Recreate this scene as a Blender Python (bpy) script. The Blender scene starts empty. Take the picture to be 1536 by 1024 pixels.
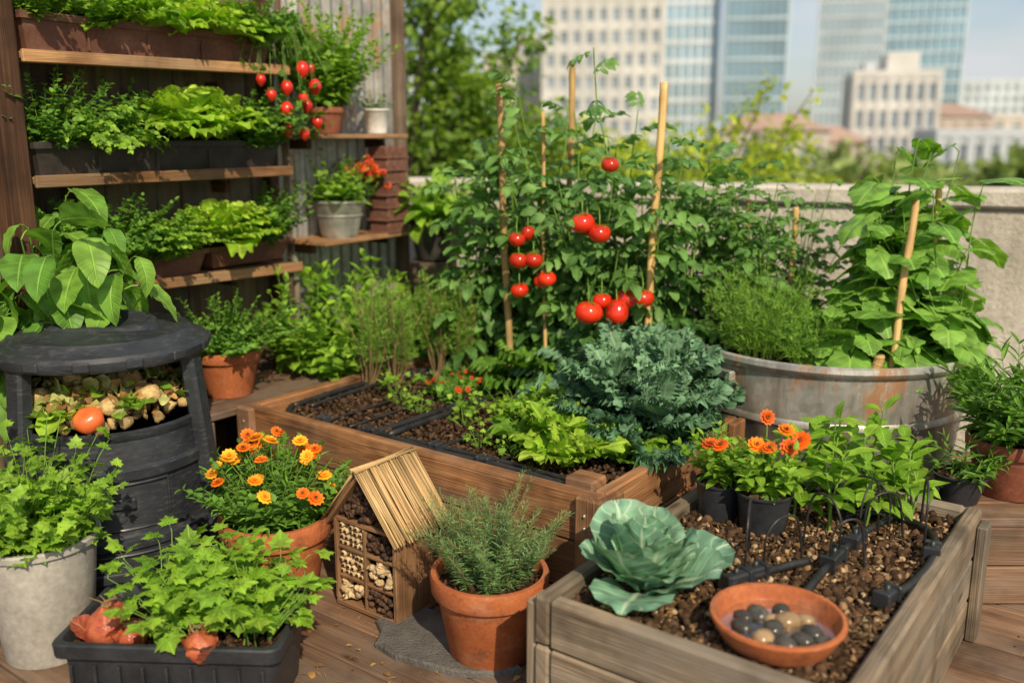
import bpy, math, random, time
import numpy as np
from math import radians, sin, cos, pi
from mathutils import noise as mnoise, Vector
T0=time.time()
rng=np.random.default_rng(11)
random.seed(5)
scene=bpy.context.scene
UPV=np.array([0,0,1.0])
def A(*a): return np.array(a,dtype=float)
def nrm(v):
    v=np.asarray(v,float); l=np.linalg.norm(v,axis=-1,keepdims=True); return v/np.maximum(l,1e-9)

# ------------------------------------------------------------ materials
class Mat:
    def __init__(s,name,rough=.6,metal=0.0,spec=.4):
        m=bpy.data.materials.new(name); m.use_nodes=True
        s.m=m; s.nt=m.node_tree; s.bs=s.nt.nodes['Principled BSDF']; s.out=s.nt.nodes['Material Output']
        s.bs.inputs['Roughness'].default_value=rough; s.bs.inputs['Metallic'].default_value=metal
        s.bs.inputs['Specular IOR Level'].default_value=spec
    def put(s,sock,v):
        if isinstance(v,bpy.types.NodeSocket): s.nt.links.new(v,sock)
        elif isinstance(v,(tuple,list)) and len(v)==3 and sock.type=='RGBA': sock.default_value=(*v,1)
        else: sock.default_value=v
    def math(s,op,a,b=0.0,c=None):
        n=s.nt.nodes.new('ShaderNodeMath'); n.operation=op
        s.put(n.inputs[0],a); s.put(n.inputs[1],b)
        if c is not None: s.put(n.inputs[2],c)
        return n.outputs[0]
    def mr(s,v,a,b,c,d,smooth=False):
        n=s.nt.nodes.new('ShaderNodeMapRange')
        if smooth: n.interpolation_type='SMOOTHSTEP'
        s.put(n.inputs[0],v)
        for i,x in enumerate((a,b,c,d)): n.inputs[1+i].default_value=x
        return n.outputs[0]
    def geo(s): return s.nt.nodes.new('ShaderNodeNewGeometry').outputs['Position']
    def uv(s): return s.nt.nodes.new('ShaderNodeUVMap').outputs[0]
    def rnd(s):
        n=s.nt.nodes.new('ShaderNodeAttribute'); n.attribute_name='rnd'; return n.outputs['Fac']
    def scale(s,vec,xyz):
        n=s.nt.nodes.new('ShaderNodeMapping'); s.put(n.inputs[0],vec); n.inputs[3].default_value=xyz; return n.outputs[0]
    def noise(s,vec,scale,detail=3,rough=.55,dist=0):
        n=s.nt.nodes.new('ShaderNodeTexNoise'); s.put(n.inputs['Vector'],vec); n.inputs['Scale'].default_value=scale
        n.inputs['Detail'].default_value=detail; n.inputs['Roughness'].default_value=rough; n.inputs['Distortion'].default_value=dist
        return n.outputs[0]
    def voro(s,vec,scale,out='Distance'):
        n=s.nt.nodes.new('ShaderNodeTexVoronoi'); s.put(n.inputs['Vector'],vec); n.inputs['Scale'].default_value=scale
        return n.outputs[out]
    def ramp(s,f,stops):
        n=s.nt.nodes.new('ShaderNodeValToRGB'); s.put(n.inputs[0],f); e=n.color_ramp.elements
        while len(e)<len(stops): e.new(.5)
        for i,(p,c) in enumerate(stops): e[i].position=p; e[i].color=(*c,1)
        return n.outputs[0]
    def mix(s,f,a,b,blend='MIX'):
        n=s.nt.nodes.new('ShaderNodeMix'); n.data_type='RGBA'; n.blend_type=blend
        s.put(n.inputs[0],f); s.put(n.inputs[6],a); s.put(n.inputs[7],b); return n.outputs[2]
    def val(s,col,v):
        n=s.nt.nodes.new('ShaderNodeHueSaturation'); s.put(n.inputs['Color'],col); s.put(n.inputs['Value'],v); return n.outputs[0]
    def bump(s,h,st=.5,dist=.01):
        n=s.nt.nodes.new('ShaderNodeBump'); n.inputs['Strength'].default_value=st; n.inputs['Distance'].default_value=dist
        s.put(n.inputs['Height'],h); s.nt.links.new(n.outputs[0],s.bs.inputs['Normal']); return n.outputs[0]
    def col(s,c): s.put(s.bs.inputs['Base Color'],c); return s
    def rgh(s,c): s.put(s.bs.inputs['Roughness'],c); return s

MT={}
def leafmat(name,dark,light,vein=None,transl=.32,rough=.45,nv=7,vs=.4,bump=.35,spec=.35,nscale=25,yellow=True):
    M=Mat(name,rough,0,spec)
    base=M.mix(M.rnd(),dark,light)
    nz=M.noise(M.geo(),nscale,0)
    base=M.val(base,M.mr(nz,.3,.7,.72,1.28))
    sp=M.nt.nodes.new('ShaderNodeSeparateXYZ'); M.put(sp.inputs[0],M.uv())
    au=M.math('ABSOLUTE',sp.outputs[0]); v=sp.outputs[1]
    mid=M.mr(au,.02,.10,1,0)
    q=M.math('FRACT',M.math('SUBTRACT',M.math('MULTIPLY',v,float(nv)),M.math('MULTIPLY',au,1.3)))
    d=M.math('ABSOLUTE',M.math('SUBTRACT',q,.5))
    side=M.mr(d,0,.13,1,0)
    vv=M.math('MAXIMUM',mid,M.math('MULTIPLY',side,.55))
    if vein is None: vein=tuple(min(1,c*1.9+.03) for c in light)
    base=M.mix(M.math('MULTIPLY',vv,vs),base,vein)
    if yellow: base=M.mix(M.mr(M.rnd(),.965,.99,0,.6),base,(.32,.27,.04))
    M.col(base)
    M.bump(vv,bump,.004); M.nt.nodes['Bump'].invert=True
    tr=M.nt.nodes.new('ShaderNodeBsdfTranslucent')
    M.put(tr.inputs[0],M.mix(1.0,base,(1.5,1.6,.6),'MULTIPLY'))
    ms=M.nt.nodes.new('ShaderNodeMixShader'); ms.inputs[0].default_value=transl
    M.nt.links.new(M.bs.outputs[0],ms.inputs[1]); M.nt.links.new(tr.outputs[0],ms.inputs[2])
    M.nt.links.new(ms.outputs[0],M.out.inputs[0])
    MT[name]=M.m
leafmat('leaf_green',(.045,.135,.018),(.16,.32,.035))
leafmat('leaf_bright',(.10,.24,.020),(.30,.48,.045),transl=.38)
leafmat('leaf_lettuce',(.24,.42,.03),(.48,.66,.08),transl=.4,vs=.3)
leafmat('leaf_dark',(.028,.09,.018),(.075,.19,.032))
leafmat('leaf_tomato',(.055,.15,.035),(.18,.34,.085),nv=4,vs=.3)
leafmat('leaf_cucumber',(.09,.22,.03),(.24,.43,.075),nv=5,vs=.4)
leafmat('leaf_hosta',(.07,.20,.025),(.21,.39,.055),nv=8,vs=.45,bump=.8)
leafmat('leaf_kale',(.05,.14,.07),(.18,.34,.19),vein=(.42,.55,.36),transl=.18,nv=9,vs=.35,rough=.5)
leafmat('leaf_cabbage',(.13,.29,.19),(.27,.45,.31),vein=(.64,.77,.56),transl=.18,nv=6,vs=.7,rough=.5,yellow=False)
leafmat('leaf_rosemary',(.07,.16,.045),(.21,.34,.12),transl=.15)
leafmat('leaf_dill',(.09,.23,.025),(.27,.45,.06),transl=.3)
leafmat('leaf_tree',(.08,.17,.02),(.28,.40,.05),transl=.4)
leafmat('leaf_yellowtree',(.22,.33,.03),(.54,.58,.07),transl=.45)
leafmat('leaf_faraway',(.11,.18,.04),(.30,.37,.11),transl=.2,nscale=.3)
leafmat('petal_orange',(.78,.13,.01),(.9,.27,.012),vein=(.9,.4,.05),transl=.25,vs=.2,yellow=False)
leafmat('petal_yellow',(.85,.33,.012),(.9,.50,.03),vein=(.8,.2,.02),transl=.25,vs=.3,yellow=False)
leafmat('petal_red',(.55,.05,.015),(.75,.14,.02),vein=(.8,.2,.02),transl=.25,vs=.3,yellow=False)
leafmat('scrap_leaf',(.20,.25,.05),(.55,.55,.20),vein=(.7,.65,.4),transl=.2)
leafmat('dead_leaf',(.16,.07,.025),(.45,.27,.09),vein=(.5,.3,.15),transl=.15)
leafmat('onion_skin',(.24,.035,.025),(.50,.17,.08),vein=(.60,.36,.18),transl=.15,vs=.5,yellow=False)

def wood(name,c1,c2,c3,rough=.7,spec=.25,bump=.6,gray=None,vari=(.7,1.25),gs=.85,stain=.6):
    M=Mat(name,rough,0,spec); uv=M.uv()
    n1=M.noise(M.scale(uv,(1.6,26,1)),1,3,.6,.6)
    n2=M.noise(M.scale(uv,(5,210,1)),1,2,.6)
    base=M.ramp(n1,[(.25,c1),(.5,c2),(.78,c3)])
    base=M.val(base,M.mr(n2,.25,.75,.58,1.28))
    if gray: base=M.mix(M.mr(M.noise(M.scale(uv,(1.3,3.0,1)),1.5,2),.42,.66,0,gs),base,gray)
    kv=M.voro(M.scale(uv,(3.0,9.0,1)),1)
    base=M.mix(M.mr(kv,.05,.14,.75,0),base,tuple(c*.35 for c in c1))
    st=M.noise(M.geo(),5,3,.6)
    base=M.mix(M.mr(st,.46,.70,0,stain),base,tuple(c*.5 for c in c1))
    base=M.val(base,M.mr(M.rnd(),0,1,vari[0],vari[1]))
    M.col(base); M.bump(M.math('ADD',n1,M.math('MULTIPLY',n2,.7)),bump,.006); MT[name]=M.m
wood('wood_bed',(.13,.055,.024),(.28,.13,.055),(.44,.24,.11),gray=(.20,.135,.09),gs=.75,stain=.75,bump=.8)
wood('wood_bed_weathered',(.13,.095,.062),(.265,.20,.135),(.42,.33,.235),gray=(.20,.175,.14),stain=.7,bump=.8)
wood('wood_deck',(.08,.042,.024),(.18,.103,.062),(.30,.19,.12),gray=(.19,.14,.105),vari=(.65,1.3))
wood('wood_fence',(.07,.045,.03),(.14,.095,.063),(.23,.16,.11),gray=(.14,.115,.09),vari=(.6,1.3))
wood('wood_shelf',(.16,.07,.028),(.34,.175,.08),(.50,.30,.14),gray=(.26,.17,.10))
wood('wood_darkpost',(.05,.022,.012),(.10,.048,.026),(.17,.085,.045))
wood('wood_house',(.12,.058,.026),(.26,.14,.07),(.40,.25,.13))
wood('bamboo',(.42,.25,.09),(.58,.38,.15),(.70,.49,.22),bump=.2,rough=.5)
wood('straw',(.36,.22,.09),(.58,.39,.18),(.76,.55,.29),vari=(.4,1.25),bump=.3)

def simple(name,c1,c2,scale=8,rough=.6,metal=0,bump=.3,dist=.003,fine=None,spec=.4,vari=None):
    M=Mat(name,rough,metal,spec); p=M.geo()
    n=M.noise(p,scale,4,.62)
    base=M.ramp(n,[(.3,c1),(.7,c2)])
    f=M.noise(p,fine or scale*9,2,.6)
    base=M.val(base,M.mr(f,.3,.7,.85,1.13))
    if vari: base=M.val(base,M.mr(M.rnd(),0,1,vari[0],vari[1]))
    M.col(base)
    if bump>.08: M.bump(f,bump,dist)
    M.rgh(M.mr(n,.3,.7,max(0.05,rough-.12),min(1,rough+.12)))
    MT[name]=M.m; return M
def terracotta(name,c1,c2,wh=.5):
    M=Mat(name,.75,0,.25); p=M.geo()
    n=M.noise(p,6,4,.65); f=M.noise(p,90,2,.6); w=M.noise(M.scale(p,(1,1,2.2)),9,5,.7,.5)
    base=M.ramp(n,[(.3,c1),(.7,c2)])
    base=M.mix(M.mr(w,.52,.72,0,wh),base,(.50,.30,.20))
    base=M.mix(M.mr(M.noise(p,14,4,.7),.52,.70,0,.7),base,(.13,.055,.03))
    base=M.val(base,M.mr(f,.3,.7,.86,1.12)); M.col(base); M.bump(f,.3,.002); MT[name]=M.m
terracotta('terracotta',(.32,.09,.032),(.49,.155,.056),.4)
terracotta('terracotta_dark',(.20,.065,.04),(.32,.11,.06),.25)
terracotta('planter_brown',(.11,.05,.036),(.18,.085,.06),.2)
simple('plastic_black',(.018,.02,.024),(.035,.038,.045),10,.42,0,.15,.001)
M=Mat('plastic_bin',.5,0,.45); p=M.geo(); n=M.noise(p,6,4,.65); sc=M.noise(M.scale(p,(3,3,14)),9,4,.7)
b_=M.ramp(n,[(.3,(.014,.016,.022)),(.7,(.036,.041,.050))]); b_=M.mix(M.mr(sc,.55,.72,0,.4),b_,(.11,.105,.095)); M.col(b_); M.rgh(M.mr(sc,.4,.7,.34,.68)); M.bump(M.noise(p,70,2),.15,.001); MT['plastic_bin']=M.m
simple('trough_black',(.02,.019,.018),(.06,.052,.045),9,.6,0,.3)
simple('pot_grey',(.30,.28,.25),(.46,.44,.40),6,.6)
simple('pot_white',(.7,.68,.64),(.8,.78,.75),6,.5)
simple('rubber_hose',(.012,.012,.013),(.03,.03,.032),20,.4,0,0)
simple('soil',(.022,.013,.008),(.075,.042,.024),30,.95,0,1.0,.02,fine=120,spec=.1)
simple('soil_clod',(.03,.017,.010),(.10,.058,.034),40,.95,0,.0,.01,spec=.1,vari=(.5,1.5))
simple('mulch',(.075,.042,.022),(.26,.16,.08),40,.85,0,.0,.004,spec=.2,vari=(.15,1.8))
simple('gravel',(.26,.17,.09),(.46,.34,.20),30,.6,0,.0,.004,vari=(.4,1.3))
simple('stone_dark',(.022,.023,.022),(.06,.055,.045),30,.15,0,.05,.001,spec=.4,vari=(.6,1.8))
simple('stone_tan',(.28,.18,.09),(.46,.32,.18),30,.2,0,.05,.001,spec=.4,vari=(.6,1.2))
simple('slate',(.07,.065,.06),(.14,.13,.12),12,.8,0,.8,.008)
simple('cone_brown',(.035,.018,.011),(.11,.055,.03),60,.7,0,.6,.004,vari=(.5,1.6))
simple('wood_chip',(.48,.33,.17),(.72,.54,.32),40,.8,0,.6,.004,vari=(.65,1.15))
simple('hole_dark',(.01,.007,.005),(.02,.014,.01),40,.9,bump=0)
simple('onion',(.26,.035,.025),(.50,.15,.06),14,.4,0,.5,.004,vari=(.7,1.2))
simple('scrap',(.28,.16,.05),(.60,.44,.20),35,.7,0,.8,.006,vari=(.3,1.4))
simple('carrot',(.60,.20,.03),(.72,.30,.05),35,.6,0,.4,.003,vari=(.5,1.2))
simple('stem_green',(.10,.21,.03),(.20,.34,.06),20,.5,bump=0)
simple('stem_brown',(.16,.11,.05),(.30,.21,.10),20,.7,bump=0)
simple('bark',(.05,.035,.025),(.13,.09,.065),10,.9,0,1,.02)
def fruit(name,c1,c2,rough=.18):
    M=Mat(name,rough,0,.5); n=M.noise(M.geo(),9,3)
    b=M.ramp(n,[(.35,c1),(.7,c2)]); b=M.val(b,M.mr(M.rnd(),0,1,.7,1.15)); M.col(b)
    M.bs.inputs['Coat Weight'].default_value=.2; M.bs.inputs['Coat Roughness'].default_value=.12
    MT[name]=M.m
fruit('tomato_red',(.52,.018,.007),(.70,.045,.011))
fruit('strawberry_red',(.60,.018,.012),(.75,.04,.02),.3)
fruit('tomato_soft',(.60,.10,.03),(.72,.20,.05),.3)
M=Mat('stucco',.9,0,.2); p=M.geo()
n=M.noise(p,1.6,5,.65); f=M.noise(p,45,4,.7); dr=M.noise(M.scale(p,(5,5,.7)),1.5,4,.65)
b=M.ramp(n,[(.3,(.42,.39,.33)),(.7,(.64,.60,.53))]); b=M.mix(M.mr(dr,.48,.72,0,.6),b,(.26,.235,.20)); b=M.mix(M.mr(M.noise(p,7,5,.7),.55,.68,0,.5),b,(.33,.31,.25))
b=M.val(b,M.mr(f,.3,.7,.85,1.1)); M.col(b); M.bump(M.math('ADD',f,n),.7,.015); MT['stucco']=M.m
def galv(name,rust=True,c1=(.38,.375,.35),c2=(.64,.62,.57),lo=.50,hi=.59):
    M=Mat(name,.42,.6,.5); p=M.geo()
    v=M.voro(p,38,'Color'); n=M.noise(p,5,5,.65)
    b=M.ramp(n,[(.3,c1),(.7,c2)]); b=M.val(b,M.mr(v,0,1,.82,1.15))
    st=M.noise(M.scale(p,(7,7,.8)),2,4,.7)
    b=M.mix(M.mr(st,.46,.68,0,.65),b,(.20,.17,.125))
    if rust:
        r=M.noise(M.scale(p,(4,4,1.3)),1.7,5,.72); rf=M.mr(r,lo,hi,0,.85); b=M.mix(rf,b,(.32,.14,.05))
        M.put(M.bs.inputs['Metallic'],M.math('SUBTRACT',.6,M.math('MULTIPLY',rf,.6)))
    M.col(b); M.rgh(M.mr(n,.3,.7,.3,.55)); M.bump(M.noise(p,60,2),.15,.002); MT[name]=M.m
galv('galvanized',lo=.55,hi=.64)
galv('galvanized_clean',False)
galv('corrugated',True,(.24,.24,.235),(.42,.42,.40),.54,.64)
M=Mat('water',.03,0,.15); M.col((.95,.97,.95)); M.bs.inputs['Transmission Weight'].default_value=1; M.bs.inputs['IOR'].default_value=1.12; MT['water']=M.m
def plain(name,c,rough=.7,metal=0,spec=.4,scale=.15,amt=.15):
    M=Mat(name,rough,metal,spec); n=M.noise(M.geo(),scale,2)
    M.col(M.mix(M.mr(n,.3,.7,0,1),tuple(x*(1-amt) for x in c),tuple(min(1,x*(1+amt)) for x in c))); MT[name]=M.m
plain('facade_white',(.55,.54,.52)); plain('facade_beige',(.52,.47,.42)); plain('facade_pink',(.52,.44,.39)); plain('facade_grey',(.45,.48,.52))  # city walls: distance haze is put into these paled base colours
plain('glass_blue',(.24,.38,.47),.12,.25,.8,.05,.35); plain('glass_dark',(.27,.32,.37),.25,.1,.7,.2,.35); plain('mullion',(.44,.54,.60)); plain('roof_tile',(.38,.26,.21))  # glass, mullion and tile tones also paled to paint in haze
plain('hill_hazed',(.34,.42,.50),1,0,.0,.004,.15); plain('city_ground',(.16,.19,.12),.95,0,.1,.02,.4)  # blue of the hills is aerial haze painted into their colour
plain('facade_hazed',(.56,.61,.65))  # bluish pale wall, haze mixed into the colour

# ------------------------------------------------------------ builder
class B:
    def __init__(s): s.V=[];s.LI=[];s.LT=[];s.UV=[];s.R=[];s.MI=[];s.SM=[];s.n=0;s.mats=[]
    def mi(s,m):
        if m not in s.mats: s.mats.append(m)
        return s.mats.index(m)
    def add(s,V,li,lt,uv,rnd,mat,smooth=True):
        V=np.asarray(V,float).reshape(-1,3); N=len(V)
        s.V.append(V); s.LI.append(np.asarray(li,np.int64)+s.n); s.LT.append(np.asarray(lt,np.int64))
        s.UV.append(np.asarray(uv,float).reshape(-1,2))
        r=np.full(N,rnd,float) if np.isscalar(rnd) else np.asarray(rnd,float)
        s.R.append(r); s.MI.append(np.full(len(lt),s.mi(mat))); s.SM.append(np.full(len(lt),smooth)); s.n+=N
    def build(s,name,origin=(0,0,0),rotz=0,local=False,parent=None,sharp=None):
        V=np.concatenate(s.V)
        if not local: V=V-np.asarray(origin,float)
        li=np.concatenate(s.LI); lt=np.concatenate(s.LT)
        me=bpy.data.meshes.new(name); me.vertices.add(len(V)); me.vertices.foreach_set('co',V.astype(np.float32).ravel())
        me.loops.add(len(li)); me.loops.foreach_set('vertex_index',li.astype(np.int32))
        me.polygons.add(len(lt)); me.polygons.foreach_set('loop_start',np.concatenate([[0],np.cumsum(lt)[:-1]]).astype(np.int32))
        for m in s.mats: me.materials.append(MT[m])
        me.polygons.foreach_set('material_index',np.concatenate(s.MI).astype(np.int32))
        me.polygons.foreach_set('use_smooth',np.concatenate(s.SM))
        me.update(calc_edges=True)
        u=me.uv_layers.new(name='UVMap'); u.data.foreach_set('uv',np.concatenate(s.UV).astype(np.float32).ravel())
        a=me.attributes.new('rnd','FLOAT','POINT'); a.data.foreach_set('value',np.concatenate(s.R).astype(np.float32))
        me.validate()
        if sharp: me.set_sharp_from_angle(angle=radians(sharp))
        ob=bpy.data.objects.new(name,me); scene.collection.objects.link(ob)
        ob.location=origin; ob.rotation_euler=(0,0,rotz)
        if parent: ob.parent=parent
        return ob
class Tm: pass
def T(v,faces,uvv=None):
    t=Tm(); t.v=np.asarray(v,float); t.lt=np.array([len(f) for f in faces]); t.li=np.array([i for f in faces for i in f])
    if uvv is None: uvv=t.v[:,:2]
    t.uv=np.asarray(uvv,float)[t.li]; return t
def inst(b,t,R,P,S,rnd,mat,smooth=True):
    M=len(P)
    if M==0: return
    S=np.asarray(S,float); S=np.broadcast_to(S,(M,)) if S.ndim==0 else S
    if S.ndim==1: S=np.repeat(S[:,None],3,1)
    V=t.v[None]*S[:,None,:]; V=np.einsum('mij,mnj->mni',R,V)+P[:,None,:]
    N=len(t.v); li=(t.li[None]+N*np.arange(M)[:,None]).ravel()
    b.add(V.reshape(-1,3),li,np.tile(t.lt,M),np.tile(t.uv,(M,1)),np.repeat(rnd,N),mat,smooth)
def frames(D,U):
    y=nrm(D); x=nrm(np.cross(y,U)); z=np.cross(x,y); return np.stack([x,y,z],-1)
def randrot(M):
    q=nrm(rng.normal(size=(M,4))); w,x,y,z=q.T
    return np.stack([np.stack([1-2*(y*y+z*z),2*(x*y-z*w),2*(x*z+y*w)],-1),np.stack([2*(x*y+z*w),1-2*(x*x+z*z),2*(y*z-x*w)],-1),np.stack([2*(x*z-y*w),2*(y*z+x*w),1-2*(x*x+y*y)],-1)],1)
def rz(M,a=None):
    a=rng.uniform(0,2*pi,M) if a is None else np.asarray(a); z=np.zeros_like(a);o=z+1
    return np.stack([np.stack([np.cos(a),-np.sin(a),z],-1),np.stack([np.sin(a),np.cos(a),z],-1),np.stack([z,z,o],-1)],1)
def gridf(nr,nc,wrap=False):
    F=[]
    for i in range(nr-1):
        for j in range(nc if wrap else nc-1):
            k=(j+1)%nc; F.append((i*nc+j,i*nc+k,(i+1)*nc+k,(i+1)*nc+j))
    return F
def _cb():
    idx={};vs=[]
    for sx in(-1,1):
        for sy in(-1,1):
            for sz in(-1,1):
                for a in range(3): idx[(sx,sy,sz,a)]=len(vs); vs.append((sx,sy,sz,a))
    F=[]
    for a in range(3):
        o=[i for i in range(3) if i!=a]
        for s in(-1,1):
            q=[]
            for (p,r) in((-1,-1),(1,-1),(1,1),(-1,1)):
                k=[0,0,0];k[a]=s;k[o[0]]=p;k[o[1]]=r;q.append(idx[(*k,a)])
            F.append(q)
    for c in range(3):
        a,b_=[i for i in range(3) if i!=c]
        for s1 in(-1,1):
            for s2 in(-1,1):
                q=[]
                for (sc,ax) in((-1,a),(-1,b_),(1,b_),(1,a)):
                    k=[0,0,0];k[a]=s1;k[b_]=s2;k[c]=sc;q.append(idx[(*k,ax)])
                F.append(q)
    for sx in(-1,1):
        for sy in(-1,1):
            for sz in(-1,1): F.append([idx[(sx,sy,sz,a)] for a in range(3)])
    P=np.array([[s[0],s[1],s[2]] for s in vs],float)
    for i,s in enumerate(vs):
        for a in range(3):
            if a!=s[3]: P[i,a]*=.9
    G=[]
    for f in F:
        n=np.cross(P[f[1]]-P[f[0]],P[f[2]]-P[f[0]])
        G.append(f if n.dot(P[f].mean(0))>0 else f[::-1])
    return vs,G
CBV,CBF=_cb()
CBLI=np.array([i for f in CBF for i in f]); CBLT=np.array([len(f) for f in CBF])
def board(b,c,d,mat,rot=None,ch=.004,rnd=None,axis=None):
    d=np.asarray(d,float); h=d/2; ch=min(ch,h.min()*.4)
    V=np.array([[s[0]*(h[0]-(0 if s[3]==0 else ch)),s[1]*(h[1]-(0 if s[3]==1 else ch)),s[2]*(h[2]-(0 if s[3]==2 else ch))] for s in CBV])
    L=int(np.argmax(d)) if axis is None else axis; o=[i for i in range(3) if i!=L]
    of=rng.uniform(0,20,2)
    UV=np.stack([V[:,L]+of[0],V[:,o[0]]+V[:,o[1]]+of[1]],-1)[CBLI]
    if rot is not None: V=V@np.asarray(rot).T
    V=V+np.asarray(c,float)
    b.add(V,CBLI,CBLT,UV,rng.uniform() if rnd is None else rnd,mat,False)
def Rx(a): return np.array([[1,0,0],[0,cos(a),-sin(a)],[0,sin(a),cos(a)]])
def Ry(a): return np.array([[cos(a),0,sin(a)],[0,1,0],[-sin(a),0,cos(a)]])
def Rz(a): return np.array([[cos(a),-sin(a),0],[sin(a),cos(a),0],[0,0,1]])
def tube(b,pts,r,mat,seg=6,rnd=None,cap=True):
    P=np.asarray(pts,float); n=len(P); r=np.broadcast_to(np.asarray(r,float),(n,))
    t=nrm(np.gradient(P,axis=0)); av=nrm(P[-1]-P[0]+1e-6)
    ref=np.eye(3)[int(np.argmin(np.abs(av)))]
    x=nrm(np.cross(t,ref)); y=np.cross(t,x)
    a=np.linspace(0,2*pi,seg,endpoint=False)
    V=P[:,None]+r[:,None,None]*(x[:,None]*np.cos(a)[None,:,None]+y[:,None]*np.sin(a)[None,:,None])
    F=gridf(n,seg,True)
    L=np.concatenate([[0],np.cumsum(np.linalg.norm(np.diff(P,axis=0),axis=1))])
    UV=np.stack([np.repeat(L,seg),np.tile(a/(2*pi)*.08,n)],-1)+rng.uniform(0,9,2)
    if cap: F=F+[list(range(seg))[::-1],list(range((n-1)*seg,n*seg))]
    li=np.array([i for f in F for i in f]); lt=[len(f) for f in F]
    b.add(V.reshape(-1,3),li,lt,UV[li],rng.uniform() if rnd is None else rnd,mat,True)
def smoothpts(P,k=6):
    P=np.asarray(P,float); n=len(P); out=[]
    for i in range(n-1):
        p0=P[max(i-1,0)];p1=P[i];p2=P[i+1];p3=P[min(i+2,n-1)]
        for j in range(k):
            t=j/k; out.append(.5*((2*p1)+(-p0+p2)*t+(2*p0-5*p1+4*p2-p3)*t*t+(-p0+3*p1-3*p2+p3)*t**3))
    out.append(P[-1]); return np.array(out)
def lathe(b,prof,c,mat,seg=48,rnd=.5,wob=0,sx=1,sy=1):
    prof=np.asarray(prof,float); a=np.linspace(0,2*pi,seg,endpoint=False)
    r=prof[:,0][:,None]*(1+wob*np.sin(3*a+1)[None]); 
    V=np.stack([r*np.cos(a)*sx,r*np.sin(a)*sy,np.repeat(prof[:,1][:,None],seg,1)],-1)+np.asarray(c,float)
    F=gridf(len(prof),seg,True); li=np.array([i for f in F for i in f])
    UV=np.stack([np.tile(a*.2,len(prof)),np.repeat(prof[:,1],seg)],-1)
    b.add(V.reshape(-1,3),li,[4]*len(F),UV[li],rnd,mat,True)
def sphere_t(nr=8,ns=10,f=None):
    V=[];
    for i in range(nr+1):
        th=pi*i/nr
        for j in range(ns):
            p=2*pi*j/ns; v=A(sin(th)*cos(p),sin(th)*sin(p),cos(th))
            if f: v=f(v,th,p)
            V.append(v)
    return T(V,[q[::-1] for q in gridf(nr+1,ns,True)])
SPH=sphere_t(8,12)
SPL=sphere_t(5,7)
TOM=sphere_t(10,20,lambda v,th,p: A(v[0],v[1],v[2]*.84-.16*math.exp(-(th/.42)**2))*(1+.035*cos(5*p)*sin(th)))
STB=sphere_t(10,12,lambda v,th,p: A(v[0],v[1],v[2]*1.25)*A(1-.42*max(0,-v[2]),1-.42*max(0,-v[2]),1))
def rock_t(seed,nr=6,ns=8):
    o=seed*7.3
    return sphere_t(nr,ns,lambda v,th,p: v*(1+.45*mnoise.noise(Vector((v[0]*1.5+o,v[1]*1.5,v[2]*1.5)))))
ROCKS=[rock_t(i) for i in range(4)]
RK=[rock_t(i,4,5) for i in range(4)]
def rand_rnd(n): return rng.uniform(0,1,n)

# ------------------------------------------------------------ leaf templates
def t_leaf(W=.5,rows=5,cols=1,fold=.25,droop=.25,wave=0,wf=2.5,peak=.4,jag=0,k=1.5,ph=0,twist=0):
    v=np.linspace(0,1,rows+1); a=peak*k;bb=(1-peak)*k
    w=v**a*(1-v)**bb; w=w/w.max(); w[0]=max(w[0],.06)
    if jag: w=w*(1-jag*(np.arange(rows+1)%2))
    c=np.linspace(-1,1,2*cols+1); C,Vv=np.meshgrid(c,v); Wd=np.repeat(w[:,None],len(c),1)*W/2
    X=C*Wd; Z=fold*np.abs(X)-droop*Vv**2+wave*W*np.abs(C)**1.5*np.sin(2*pi*wf*Vv+ph+(C>0)*1.7); Y=Vv*(1-.25*droop*Vv**2)
    X=X+twist*Vv**2
    P=np.stack([X,Y,Z],-1).reshape(-1,3)
    return T(P,gridf(rows+1,2*cols+1),np.stack([C,Vv],-1).reshape(-1,2))
def t_ruffle(W=.9,rows=9,cols=5,amp=.08,f1=3,f2=3,cup=.3,droop=.3,ph=0,base=.22,edge=.2,fj=0,ep=1.5):
    v=np.linspace(0,1,rows+1); w=(base+(1-base)*np.sin(pi/2*np.minimum(1,v/.62)))*np.sqrt(np.maximum(0,1-np.maximum(0,(v-.62)/.40)**2*.55))
    c=np.linspace(-1,1,2*cols+1); C,Vv=np.meshgrid(c,v); Wd=np.repeat(w[:,None],len(c),1)*W/2
    ac=np.abs(C); E=ac**2
    X=C*Wd*(1+fj*np.sin(2*pi*(f1*1.7)*Vv+ph)*ac**2)
    Y=Vv*(1-edge*E)
    Z=cup*W*C**2*.5*np.sin(pi/2*np.minimum(1,Vv/.5))-droop*Vv**2+amp*ac**ep*np.sin(2*pi*f1*Vv+ph+(C>0)*2)+amp*Vv**4*np.sin(2*pi*f2*C+ph*1.7)
    P=np.stack([X,Y,Z],-1).reshape(-1,3)
    return T(P,gridf(rows+1,2*cols+1),np.stack([C,Vv],-1).reshape(-1,2))
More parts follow.
